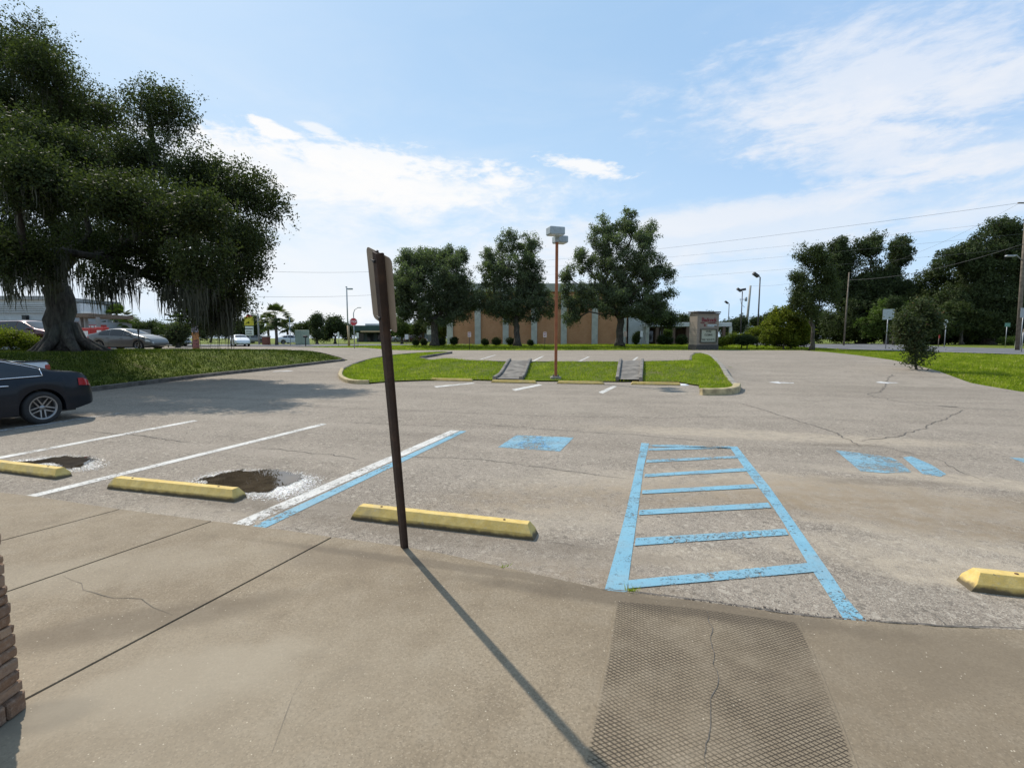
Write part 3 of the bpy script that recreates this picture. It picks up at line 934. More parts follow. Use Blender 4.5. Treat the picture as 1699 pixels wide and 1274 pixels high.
for (pl, pr), lab in ((((719, 630.5), (781, 633.5)), 'weathered wheel stop at the foot of the grass bank nearest the rounded kerb end'),
                      (((820, 634), (886, 636.5)), 'weathered wheel stop at the foot of the first concrete drain chute'),
                      (((929, 635.5), (999, 638.5)), 'weathered wheel stop beside the base of the orange lamp pole'),
                      (((1050, 637.5), (1126, 639.5)), 'weathered wheel stop beside the small white patch, nearest the yellow kerb corner')):
    A, B = G(*pl), G(*pr); d = (B - A); c = (A + B) / 2
    ang = atan2(-.2, .98)
    add_stop(st, (c.x, c.y, Hf(c.x, c.y) - .015), ang, lab)
m_ = MB(); p = G(1133, 639); m_.lathe([(0, .05), (.12, .045), (.2, .02), (.22, 0)], 14); o = m_.build('painted_stone', M_white2 if 'M_white2' in globals() else M_chrome, None, (p.x, p.y, p.z)); 
o.data.materials[0] = simple('white_stone', (.6, .6, .58), .8, scale=20)
tag(o, 'small white painted stone at the end of the far wheel stop', 'stone')

# ================================================================ leaning sign post
def leaning_sign():
    b = P0(668, 913)
    base = Vector((b[0], b[1], .0))
    top = W(622, 419, b[1] - 1.06)
    ax = (top - base); Ln = ax.length; ax.normalize()
    root = empty('leaning_sign', base, 0, 'brown steel sign post leaning over the sidewalk edge, seen from its back', 'sign')
    yaw = radians(-51)
    # local frame: z along the post, x across the channel
    side = Vector((cos(yaw), sin(yaw), 0)); side = (side - ax * side.dot(ax)).normalized(); nrm = ax.cross(side).normalized()
    R = Matrix((side, nrm, ax)).transposed().to_4x4()
    # U channel section
    w, dpt, t = .040, .036, .005
    sec = [(-w, dpt), (-w * .62, dpt), (-w * .5, 0.004), (w * .5, 0.004), (w * .62, dpt), (w, dpt), (w, dpt - t), (w * .66, dpt - t), (w * .58, -t), (-w * .58, -t), (-w * .66, dpt - t), (-w, dpt - t)]
    m_ = MB(); M2 = R.copy() @ Matrix.Translation((0, 0, -.05))
    n = len(sec); N = 20; vs = []; fs = []
    for i in range(N + 1):
        z = (Ln + .05) * i / N
        for x, y in sec: vs.append(M2 @ Vector((x, y, z)))
    for i in range(N):
        for k in range(n): fs.append((i * n + k, i * n + (k + 1) % n, (i + 1) * n + (k + 1) % n, (i + 1) * n + k))
    fs.append(tuple(range(n))); fs.append(tuple(N * n + k for k in range(n)))
    m_.add(vs, fs)
    post = m_.build('post', M_postbrown, root)
    # punched holes shown as dark plugs down the web
    first = None
    for k in range(40):
        z = Ln - .03 - k * .055
        if z < .1: break
        if first is None:
            m_ = MB(); m_.lathe([(0, .0), (.0055, .0)], 8, R @ Matrix.Rotation(pi / 2, 4, 'X')); first = h = m_.build('punched_hole', M_black, post)
        else:
            h = first.copy(); col.objects.link(h)
        h.location = R @ Vector((0, -t - .0008, z))
    # sign panel, rounded corners
    W_, H_, rr = .305, .46, .035
    pl = []
    for cx_, cy_, a0 in ((W_ / 2 - rr, H_ / 2 - rr, 0), (-W_ / 2 + rr, H_ / 2 - rr, pi / 2), (-W_ / 2 + rr, -H_ / 2 + rr, pi), (W_ / 2 - rr, -H_ / 2 + rr, 1.5 * pi)):
        for k in range(6):
            a = a0 + pi / 2 * k / 5; pl.append((cx_ + rr * cos(a), cy_ + rr * sin(a)))
    MM = R @ Matrix.Translation((-.035, dpt + .002, Ln - H_ / 2 - .012)) @ Matrix.Rotation(pi / 2, 4, 'X') @ Matrix.Translation((0, 0, -.0025))
    m_ = MB(); m_.prism(pl, .0025, MM)
    pn = m_.build('sign_panel', M_signback, root)
    for z in (Ln - .05, Ln - H_ + .06):
        m_ = MB()
        MM = R @ Matrix.Translation((0, -t, z)) @ Matrix.Rotation(pi / 2, 4, 'X')
        m_.lathe([(0, .012), (.009, .012), (.009, 0)], 6, MM, False)
        m_.box(R @ Vector((-w * .5, -t - .003, z)), (w, .006, .006), 0, R.to_3x3())
        m_.build('bolt', M_black, root)
leaning_sign()

# ================================================================ stacked stone column, left edge
def stone_column():
    root_p = P0(41, 1183)
    wx, wy = .62, .55
    x1 = root_p[0]; y1 = root_p[1] - wy / 2
    wt = W(4, 925, root_p[1]); batter = (wt.x - x1) / wt.z
    M_st = NT('stacked_stone'); s = M_st
    inf = s.attr('shade')
    c = s.mix(inf, (.20, .115, .07), (.36, .24, .16)); c = s.mix(s.ramp(s.noise(7, 5, .7), .4, .75, 0, .7), c, (.13, .085, .065))
    c = s.mix(s.ramp(s.noise(50, 4, .7), .45, .8, 0, .5), c, (.42, .31, .23))
    s.set(color=c, rough=.92, spec=.15); s.bump(s.noise(35, 5, .7), .8, .012)
    r = random.Random(12); V = []; Fc = []; A = []
    z = SZ; k = 0
    while z < 2.9:
        h = r.uniform(.034, .062) * (1.7 if k == 0 else 1)
        for side in range(3):
            # right face (facing +x), front (+y) and back (-y)
            length = wy if side == 0 else wx; pos = -length / 2
            while pos < length / 2 - .02:
                l = min(r.uniform(.12, .32), length / 2 - pos)
                if length / 2 - pos - l < .06: l = length / 2 - pos
                dep = .10; pr = r.uniform(-.012, .016) + (.02 if k == 0 else 0)
                m_ = MB()
                m_.bbox((0, 0, 0), (dep + pr, l - .006, h - .005), .007)
                sh = r.random()
                # jitter corners
                tw = r.uniform(-.04, .04)
                for p in m_.v:
                    q = Vector(p) + Vector((r.uniform(-.004, .004), r.uniform(-.004, .004), r.uniform(-.003, .003) + p[1] * tw))
                    q.x += (dep + pr) / 2; q.y += pos + l / 2
                    if side == 0: w_ = Vector((x1 - dep + q.x, y1 + q.y, 0))
                    elif side == 1: w_ = Vector((x1 - wx / 2 + q.y, y1 + wy / 2 - dep + q.x, 0))
                    else: w_ = Vector((x1 - wx / 2 + q.y, y1 - wy / 2 + dep - q.x, 0))
                    V.append((w_.x + batter * z, w_.y, z + h / 2 + q.z)); A.append(sh)
                n = len(V) - len(m_.v)
                Fc += [tuple(i + n for i in f) for f in m_.f]
                pos += l
        z += h; k += 1
    me = bpy.data.meshes.new('stone_courses'); me.from_pydata(V, [], Fc)
    at = me.attributes.new('shade', 'FLOAT', 'POINT'); at.data.foreach_set('value', np.array(A, np.float32))
    bm = bmesh.new(); bm.from_mesh(me); bmesh.ops.recalc_face_normals(bm, faces=bm.faces); bm.to_mesh(me); bm.free()
    me.materials.append(s.m)
    root = empty('stone_column', (0, 0, 0), label='rough stacked brown stone column at the left edge of the sidewalk', cat='column')
    link('stone_courses', me, root)
    m_ = MB(); m_.box((x1 - wx / 2, y1, 1.45), (wx - .12, wy - .1, 2.86)); m_.v = [(a + batter * c_, b_, c_) for a, b_, c_ in m_.v]; m_.build('core', M_crack, root)
stone_column()
# ================================================================ vegetation
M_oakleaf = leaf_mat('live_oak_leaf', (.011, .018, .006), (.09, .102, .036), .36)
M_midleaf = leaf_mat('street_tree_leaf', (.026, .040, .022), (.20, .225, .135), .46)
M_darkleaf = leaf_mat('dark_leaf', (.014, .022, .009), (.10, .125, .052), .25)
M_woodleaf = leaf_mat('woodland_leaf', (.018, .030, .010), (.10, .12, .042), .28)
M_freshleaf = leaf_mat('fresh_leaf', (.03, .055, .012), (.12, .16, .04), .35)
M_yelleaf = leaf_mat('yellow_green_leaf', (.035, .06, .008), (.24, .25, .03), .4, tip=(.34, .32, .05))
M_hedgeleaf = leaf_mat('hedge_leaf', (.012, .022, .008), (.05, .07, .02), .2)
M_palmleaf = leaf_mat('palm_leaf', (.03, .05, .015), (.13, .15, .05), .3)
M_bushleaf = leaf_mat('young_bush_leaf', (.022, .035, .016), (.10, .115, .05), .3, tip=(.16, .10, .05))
M_blade = leaf_mat('grass_blade', (.11, .16, .010), (.36, .39, .035), .45, tip=(.44, .40, .12))
M_bankblade = leaf_mat('shade_darkened_blade', (.02, .036, .006), (.10, .125, .016), .3, tip=(.20, .19, .06))  # oak shade put into the blade colour, darker than the open grass
M_moss = leaf_mat('spanish_moss', (.035, .035, .026), (.12, .115, .085), .2)
M_bark = bark_mat('bark'); M_barkdark = bark_mat('oak_bark', (.06, .05, .042)); M_palmbark = bark_mat('palm_bark', (.13, .11, .09))

def unit(n, rng):
    v = rng.normal(size=(n, 3)); return v / np.linalg.norm(v, axis=1, keepdims=True)

LEAFR = 1
def leaf_quads(C, size, rng, aspect=.5, flat=0.0):
    n = len(C)
    a = unit(n, rng); t = unit(n, rng)
    if flat: t[:, 2] *= 1; a[:, 2] *= (1 - flat)
    a /= np.linalg.norm(a, axis=1, keepdims=True)
    b = np.cross(a, t); b /= np.linalg.norm(b, axis=1, keepdims=True) + 1e-9
    s = (size * rng.uniform(.6, 1.35, n))[:, None] * .5
    V = np.stack([C - a * s, C + b * s * aspect, C + a * s, C - b * s * aspect], 1).reshape(-1, 3)
    return V, np.arange(n * 4).reshape(n, 4)

def foliage(cl, twigs, leaves, size, rng, twig_r=.22, shell=.45, sq=.8):
    """cl: list of (centre, radius) -> leaf centres and shade"""
    c = np.array([p for p, _ in cl]); r = np.array([q for _, q in cl])
    n = len(c)
    d = unit(n * twigs, rng); d[:, 2] *= sq
    rad = np.repeat(r, twigs) * rng.uniform(shell ** 2, 1, n * twigs) ** .5
    T = np.repeat(c, twigs, 0) + d * rad[:, None]
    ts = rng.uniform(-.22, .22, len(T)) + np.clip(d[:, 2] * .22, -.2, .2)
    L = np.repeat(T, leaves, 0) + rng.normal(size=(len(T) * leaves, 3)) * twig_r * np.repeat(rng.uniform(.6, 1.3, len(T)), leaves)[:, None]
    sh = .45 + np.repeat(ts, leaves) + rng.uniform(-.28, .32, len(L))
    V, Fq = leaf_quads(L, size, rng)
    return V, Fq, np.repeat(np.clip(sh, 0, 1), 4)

def skeleton(base, fork, cl, r0, rng, bend=.12):
    pts = [np.array(base, float)]; par = [-1]
    b, f = np.array(base, float), np.array(fork, float); L = np.linalg.norm(f - b)
    for i in range(1, 7):
        t = i / 6; p = b + (f - b) * t
        p[:2] += rng.normal(size=2) * L * .018 * (t < 1)
        pts.append(p); par.append(len(pts) - 2)
    plen = [0] * len(pts); fk = len(pts) - 1
    order = sorted(range(len(cl)), key=lambda i: np.linalg.norm(np.array(cl[i][0]) - f))
    for i in order:
        c = np.array(cl[i][0], float)
        P = np.array(pts[fk - 1:]); pl = np.array(plen[fk - 1:])
        d = np.linalg.norm(P - c, axis=1)
        cost = d + .35 * pl + np.where(P[:, 2] > c[2] + .3 * d, 2.0, 0)
        j = int(np.argmin(cost)) + fk - 1
        a = pts[j]; m = (a + c) / 2; dd = np.linalg.norm(c - a)
        m = m + rng.normal(size=3) * dd * bend; m[2] += dd * .06
        pts.append(m); par.append(j); plen.append(plen[j] + dd / 2)
        pts.append(c); par.append(len(pts) - 2); plen.append(plen[-1] + dd / 2)
    w = [0.0] * len(pts)
    for i in range(len(pts) - 1, 0, -1):
        if w[i] == 0: w[i] = 1.0
        w[par[i]] += w[i]
    k = r0 / sqrt(w[fk])
    rad = [max(.012, k * w[i] ** .5) for i in range(len(pts))]
    for i in range(fk + 1):
        t = i / fk; rad[i] = r0 * (1 + .75 * max(0, 1 - t * 3.2) ** 2 + .12 * (1 - t))
    mb = MB()
    mb.tube([pts[i] for i in range(fk + 1)], [rad[i] for i in range(fk + 1)], 14)
    for i in range(fk + 1, len(pts)):
        j = par[i]
        r1 = min(rad[j], rad[i] * 1.25) if j > fk - 1 else rad[i] * 1.2
        mb.tube([pts[j], pts[i]], [r1, rad[i]], 7 if rad[i] > .08 else 4, cap=False)
    return mb

def ell_clumps(ells, Y, n, rng, rc, depth=.8):
    """clump centres inside a union of ellipsoids; ellipsoid = px cx,cy,rx,ry[,dY]"""
    area = np.array([e[2] * e[3] for e in ells], float); cnt = np.maximum(2, (area / area.sum() * n)).astype(int)
    out = []
    for e, k in zip(ells, cnt):
        dY = e[4] if len(e) > 4 else 0
        c = np.array(W(e[0], e[1], Y + dY)); sx = e[2] * (Y + dY) / F; sz = e[3] * (Y + dY) / F
        sx = max(sx - rc * .85, sx * .3); sz = max(sz - rc * .75, sz * .25)
        d = unit(k, rng) * (rng.uniform(.08, 1, (k, 1)) ** .38)
        for q in d:
            out.append((c + q * np.array([sx, sx * depth, sz]), rc * rng.uniform(.65, 1.2)))
    return out

def tree(name, bx, Y, ells, label, cat='tree', n=60, rc=1.0, twigs=11, leaves=26, size=.22, leaf=None, bark=None, r0=.3, fork=None, seed=1, group=None, twig_r=.17, depth=.8, shell=.5, base=None, trunk=True, crownname='crown', zmin=None):
    rng = np.random.default_rng(seed)
    if base is None:
        w = W(bx, 570, Y); base = Vector((w.x, Y, Hf(w.x, Y) - .03))
    cl = ell_clumps(ells, Y, n, rng, rc, depth)
    if zmin is not None: cl = [(np.array([c[0], c[1], max(c[2], base.z + zmin)]), r) for c, r in cl]
    root = empty(name, base, 0, label, cat, group)
    if trunk:
        zs = sorted(c[0][2] for c in cl); zf = base.z + (zs[max(0, len(zs) // 8)] - base.z) * .75 if fork is None else fork
        cx = np.mean([c[0][0] for c in cl]); 
        sk = skeleton(base, (base.x * .7 + cx * .3 if name != 'live_oak' else base.x - .2, base.y, zf), cl, r0, rng)
        sk.v = [(x - base.x, y - base.y, z - base.z) for x, y, z in sk.v]
        sk.build('trunk', bark or M_bark, root, recalc=False)
    V, Fq, A = foliage(cl, twigs, leaves, size, rng, twig_r, shell)
    V = V - np.array(base)
    link(crownname, np_mesh(crownname, V, Fq, leaf or M_midleaf, attr=A), root)
    return root, cl, base

# ---- the big live oak
oak_ells = [(60, 150, 110, 85, 0), (20, 75, 100, 60, 0), (60, 110, 70, 50, -3), (340, 520, 62, 40, -3), (300, 470, 55, 40, -2), (405, 400, 62, 60, -3), (100, 250, 90, 60, -6), (150, 210, 90, 75, -1), (20, 250, 110, 90, 1), (265, 185, 68, 62, -2), (230, 270, 95, 65, -3), (120, 320, 130, 75, 0), (330, 300, 85, 65, -4),
            (405, 320, 66, 52, -4), (300, 380, 95, 60, -4), (390, 395, 55, 42, -5), (200, 400, 110, 60, -3), (60, 400, 110, 60, 0), (405, 440, 48, 48, -4), (350, 470, 62, 48, -4), (275, 445, 60, 38, -3), (180, 455, 45, 26, -4), (30, 445, 60, 28, -2), (-60, 300, 110, 160, 0), (-100, 380, 80, 90, -4),
            (330, 350, 60, 45, -8), (200, 330, 90, 55, -8), (60, 300, 90, 70, -8), (380, 505, 44, 32, -3), (448, 350, 24, 34, -4), (20, 420, 80, 50, -7), (150, 400, 60, 40, 6), (60, 200, 90, 80, 6), (335, 435, 60, 40, -8), (262, 350, 60, 50, -5)]
oY = 24.0
gb = G(110, 585); oakbase = Vector((W(108, 570, oY).x, oY, Hf(W(108, 570, oY).x, oY) - .1))
root, ocl, _ = tree('live_oak', 108, oY, oak_ells, 'huge spreading live oak hung with grey moss on the left grass bank', n=820, rc=1.1, twigs=28, leaves=18, size=.105,
                    leaf=M_oakleaf, bark=M_barkdark, r0=.55, fork=4.2, seed=5, twig_r=.135, depth=.75, base=oakbase, shell=.35)
def moss(root, base, anchors, seed, lmax=1.6, width=.05, per=16):
    rng = np.random.default_rng(seed); V = []; Fq = []; A = []
    for (p, L, spread) in anchors:
        for k in range(per):
            q = np.array(p) + np.append(rng.normal(size=2) * spread, rng.uniform(-.1, .25)) - np.array(base)
            ln = L * rng.uniform(.35, 1.0); w = width * rng.uniform(.5, 1.4); th = rng.uniform(0, pi)
            dx, dy = cos(th) * w / 2, sin(th) * w / 2; seg = 5; s0 = rng.uniform(0, 1)
            n0 = len(V); ox = oy = 0
            for i in range(seg + 1):
                t = i / seg; tw = (1 - t) ** .6 + .08
                ox += rng.normal() * .02; oy += rng.normal() * .02
                V += [(q[0] + ox - dx * tw, q[1] + oy - dy * tw, q[2] - ln * t), (q[0] + ox + dx * tw, q[1] + oy + dy * tw, q[2] - ln * t)]
                A += [s0, s0]
            for i in range(seg): Fq.append((n0 + 2 * i, n0 + 2 * i + 1, n0 + 2 * i + 3, n0 + 2 * i + 2))
    link('hanging_moss', np_mesh('hanging_moss', V, Fq, M_moss, attr=A), root)
rr = random.Random(8); anch = []
for c, r in ocl:
    if rr.random() < .20: anch.append((c - np.array([0, 0, r * .4]), rr.uniform(.4, 1.2), .3))
for (px, py, L, k, dy) in ((345, 470, 1.9, 22, -3.5), (365, 500, 1.9, 34, -3), (385, 490, 1.6, 16, -3), (335, 480, 1.5, 14, -5), (285, 480, 1.5, 10, -4), (180, 470, 1.3, 12, -4), (205, 470, 1.2, 8, -4), (20, 470, 1.3, 10, -5), (60, 462, 1.2, 8, -5), (305, 490, 1.2, 8, -5), (160, 470, 1.4, 9, -3), (90, 440, 1.3, 12, -6), (372, 525, 1.7, 8, -3), (150, 440, 1.3, 10, 3)):
    for _ in range(k):
        anch.append((np.array(W(px + rr.uniform(-22, 22), py + rr.uniform(-14, 14), oY + dy + rr.uniform(-1, 1))), L * rr.uniform(.5, 1.1), .14))
moss(root, oakbase, anch, 3, width=.045, per=11)
# root flare
mb = MB()
for k in range(9):
    a = 2 * pi * k / 9 + rr.uniform(-.2, .2); l = rr.uniform(1.0, 1.5) * (1.25 if cos(a) > .5 else 1)
    mb.tube([(cos(a) * .35, sin(a) * .35, 1.5), (cos(a) * .62, sin(a) * .62, .65), (cos(a) * l, sin(a) * l, .12), (cos(a) * l * 1.45, sin(a) * l * 1.45, -.12)], [.22, .26, .17, .06], 8)
mb.build('root_flare', M_barkdark, root)

# ---- three street trees before the brick building
G3 = 'trees on the lawn before the brick building'
tree('street_tree', 721, 63, [(712, 478, 66, 58), (715, 462, 78, 54), (668, 490, 30, 50), (755, 480, 32, 50), (690, 430, 34, 26), (735, 425, 30, 26), (715, 522, 72, 26), (765, 425, 16, 20), (770, 505, 34, 34)], 'broad dense round tree nearest the left corner of the brick building', n=430, rc=.9, twigs=22, leaves=15, size=.20, r0=.42, seed=21, group=G3)
tree('street_tree', 858, 62, [(850, 485, 60, 56), (850, 448, 60, 60), (843, 405, 22, 26), (878, 410, 22, 30), (812, 428, 16, 22), (850, 515, 62, 28), (880, 470, 34, 50), (825, 450, 24, 24), (805, 500, 34, 26), (902, 505, 34, 30)], 'narrower tree with a thin forked top just left of the orange lamp pole', n=320, rc=.75, twigs=21, leaves=14, size=.19, r0=.36, seed=22, group=G3)
tree('street_tree', 1028, 62, [(1035, 450, 66, 62), (1038, 440, 74, 78), (1030, 500, 92, 34), (1000, 385, 30, 32), (1040, 372, 24, 30), (1072, 392, 24, 30), (1092, 455, 38, 22), (1000, 495, 55, 32), (1070, 505, 52, 26), (968, 435, 26, 30), (1105, 488, 24, 10), (940, 455, 18, 26), (955, 495, 38, 34), (945, 525, 28, 18), (1085, 520, 40, 20)], 'tallest loose crowned tree just right of the orange lamp pole', n=430, rc=.8, twigs=21, leaves=15, size=.20, r0=.42, seed=23, group=G3)

# ---- right hand side
tree('young_oak', 1347, 50, [(1345, 495, 36, 44), (1350, 435, 28, 36), (1372, 475, 26, 44), (1325, 465, 18, 20), (1330, 420, 10, 14), (1320, 500, 14, 12)], 'upright mid green young tree between yellow bush and road', n=115, rc=.75, twigs=20, leaves=15, size=.17, r0=.17, seed=31, leaf=M_woodleaf)
tree('tall_oak', 1430, 78, [(1460, 520, 100, 50), (1415, 470, 50, 50), (1392, 430, 26, 40), (1432, 412, 30, 18), (1450, 398, 12, 16), (1492, 418, 27, 28), (1475, 455, 30, 22), (1440, 490, 62, 40), (1500, 490, 36, 40), (1430, 540, 60, 30), (1505, 540, 40, 28)], 'tall dark oak with two rounded heads and a sky gap between them', n=400, rc=1.4, twigs=26, leaves=18, size=.29, r0=.5, seed=32, leaf=M_darkleaf, twig_r=.24)
tree('tall_oak', 1640, 66, [(1660, 520, 90, 52), (1635, 430, 58, 52), (1690, 405, 50, 50), (1592, 425, 34, 26), (1650, 495, 66, 42), (1600, 495, 44, 32), (1725, 460, 60, 70), (1660, 378, 40, 16), (1560, 440, 16, 12)], 'largest dark tree behind the utility pole across the road', n=400, rc=1.3, twigs=26, leaves=18, size=.26, r0=.5, seed=33, leaf=M_darkleaf, twig_r=.21)
tree('roadside_tree', 1545, 72, [(1545, 470, 26, 34), (1530, 520, 60, 46), (1575, 475, 34, 40), (1530, 500, 34, 30), (1560, 510, 40, 30)], 'thin topped tree rising between the two dark oaks', n=150, rc=1.0, twigs=14, leaves=20, size=.26, r0=.25, seed=34, leaf=M_woodleaf, twig_r=.3)
tree('roadside_tree', 1470, 66, [(1475, 525, 42, 34), (1450, 545, 28, 24), (1510, 540, 36, 30)], 'light green bushy tree behind the blank square road sign', n=80, rc=1.1, twigs=11, leaves=26, size=.26, r0=.2, seed=35, leaf=M_freshleaf)
tree('roadside_tree', 1595, 64, [(1590, 525, 42, 30), (1625, 540, 36, 26), (1560, 545, 34, 24)], 'olive green spreading tree behind the octagonal sign', n=90, rc=1.1, twigs=11, leaves=26, size=.26, r0=.2, seed=36, leaf=M_woodleaf)
tree('cedar', 1483, 60, [(1483, 505, 15, 18), (1483, 520, 13, 16)], 'small very dark rounded cedar behind the square road sign', n=26, rc=.6, twigs=14, leaves=28, size=.15, r0=.12, seed=37, leaf=M_hedgeleaf, twig_r=.16)
for i, (px, Y, ee, lab, lf) in enumerate((
    (1420, 84, [(1415, 550, 50, 24), (1390, 545, 30, 30)], 'low dark undergrowth behind the concrete pole', M_darkleaf),
    (1520, 76, [(1525, 560, 55, 16), (1490, 560, 30, 16)], 'low dark undergrowth behind the young bush', M_darkleaf),
    (1600, 74, [(1600, 560, 60, 17), (1640, 555, 40, 20)], 'low dark undergrowth behind the octagonal sign', M_darkleaf),
    (1690, 70, [(1690, 550, 60, 28), (1740, 545, 50, 30)], 'dark undergrowth behind the leaning utility pole', M_darkleaf),
    (1672, 60, [(1668, 566, 12, 8), (1682, 565, 10, 9)], 'low bright green weeds at the foot of the utility pole', M_freshleaf))):
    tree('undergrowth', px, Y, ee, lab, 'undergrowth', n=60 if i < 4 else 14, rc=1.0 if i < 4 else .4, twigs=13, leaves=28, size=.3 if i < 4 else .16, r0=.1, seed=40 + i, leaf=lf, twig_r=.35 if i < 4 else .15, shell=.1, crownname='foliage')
tree('clipped_hedge', 1230, 56, [(1228, 561, 30, 12), (1255, 555, 22, 15), (1205, 566, 12, 9), (1190, 568, 8, 7)], 'clipped yellow green hedge just right of the stone store sign', 'hedge', n=90, rc=.5, twigs=13, leaves=30, size=.12, r0=.06, seed=45, leaf=M_yelleaf, twig_r=.12, shell=.5, crownname='foliage')
tree('round_shrub', 1240, 54, [(1240, 564, 24, 10)], 'dark rounded shrub in front of the clipped hedge', 'shrub', n=50, rc=.45, twigs=13, leaves=30, size=.1, r0=.06, seed=46, leaf=M_hedgeleaf, twig_r=.1, shell=.5, crownname='foliage')
tree('flowering_bush', 1300, 53, [(1290, 545, 28, 26), (1320, 535, 24, 24), (1275, 560, 16, 14), (1315, 560, 22, 16), (1300, 520, 24, 12), (1335, 550, 14, 20)], 'big loose bush with bright yellow green leaves left of the young tree', 'bush', n=110, rc=.65, twigs=11, leaves=22, size=.22, r0=.08, seed=47, leaf=M_yelleaf, twig_r=.2, shell=.5, crownname='foliage')
tree('understory_bush', 1312, 54.5, [(1305, 565, 34, 12), (1330, 560, 16, 18)], 'dark lower bush beneath the yellow green one', 'bush', n=60, rc=.55, twigs=12, leaves=24, size=.16, r0=.08, seed=48, leaf=M_hedgeleaf, twig_r=.16, crownname='foliage')
# young bush on the lawn
yb = G(1521, 613); yb.z -= .03
rng = np.random.default_rng(50)
yroot, ycl, _ = tree('young_bush', 1521, yb.y, [(1518, 545, 27, 26), (1543, 532, 20, 22), (1497, 535, 15, 24), (1515, 575, 17, 14), (1528, 508, 18, 12), (1535, 585, 12, 8), (1518, 598, 10, 9), (1498, 560, 14, 10)], 'young many stemmed bush on the open lawn beside the road', 'bush', n=110, rc=.34, twigs=9, leaves=11, size=.12, r0=.05, seed=51, leaf=M_bushleaf, twig_r=.15, base=yb, fork=yb.z + .22, crownname='foliage')

# ---- left hand side
tree('hedge_bush', 22, 24.6, [(15, 563, 38, 18), (45, 570, 18, 12), (-30, 560, 40, 22)], 'olive and yellow bush at the photo edge in front of the dark red car', 'bush', n=60, rc=.4, twigs=12, leaves=26, size=.09, r0=.05, seed=52, leaf=M_yelleaf, twig_r=.13, crownname='foliage')
# sabal palms
def palm(px, Y, top, cr, label, seed, leaf=None, droop=1.0):
    rng = random.Random(seed); w = W(px, 570, Y); base = Vector((w.x, Y, Hf(w.x, Y) - .03)); zt = W(px, top, Y).z
    root = empty('sabal_palm', base, 0, label, 'palm', 'palms by the far street')
    h = zt - base.z - cr * .55; mb = MB()
    mb.tube([(0, 0, 0), (.03, 0, h * .3), (-.02, .02, h * .7), (0, 0, h)], [.24, .19, .18, .16], 10); mb.build('trunk', M_palmbark, root)
    V = []; Fq = []; A = []
    for k in range(46):
        a = rng.uniform(0, 2 * pi); el = rng.uniform(-.75, 1.4); L = cr * rng.uniform(.75, 1.05)
        d = Vector((cos(a) * cos(el), sin(a) * cos(el), sin(el)))
        p0 = Vector((0, 0, h)); hub = p0 + d * L * .5 + Vector((0, 0, -.04 * L)); s0 = rng.uniform(0, 1)
        side = d.cross(Vector((0, 0, 1))).normalized(); up = side.cross(d)
        n0 = len(V); ws = .018
        V += [p0 - side * ws, p0 + side * ws, hub + side * ws, hub - side * ws]; Fq.append((n0, n0 + 1, n0 + 2, n0 + 3)); A += [s0] * 4
        for j in range(15):
            t = -1.15 + 2.3 * j / 14
            dd = (d * cos(t) + side * sin(t)).normalized(); q = hub + dd * L * .5 * (1 - .25 * abs(t)); q.z -= .14 * L * droop
            mid = hub.lerp(q, .5) + Vector((0, 0, .03 * L)); pr = dd.cross(up).normalized() * .03 * cr
            n0 = len(V); V += [hub, mid + pr, q, mid - pr]; Fq.append((n0, n0 + 1, n0 + 2, n0 + 3)); A += [min(1, max(0, s0 + rng.uniform(-.2, .2)))] * 4
    link('crown', np_mesh('crown', [tuple(v) for v in V], Fq, leaf or M_palmleaf, attr=A), root)
palm(459, 68, 508, 2.6, 'largest palm left of the pale green utility cabinet', 1)
palm(446, 82, 520, 2.4, 'palm with yellowed fronds half hidden behind the largest palm', 2, droop=1.6)
palm(478, 84, 530, 2.0, 'smaller palm between the largest palm and the utility cabinet', 3)
palm(196, 52, 510, 2.1, 'palm rising behind the roof of the silver sedan', 4, M_freshleaf)
palm(322, 56, 512, 2.3, 'sunlit palm behind the orange banner under the oak', 5, M_freshleaf)
palm(300, 60, 520, 1.9, 'shorter palm left of the orange banner', 6)
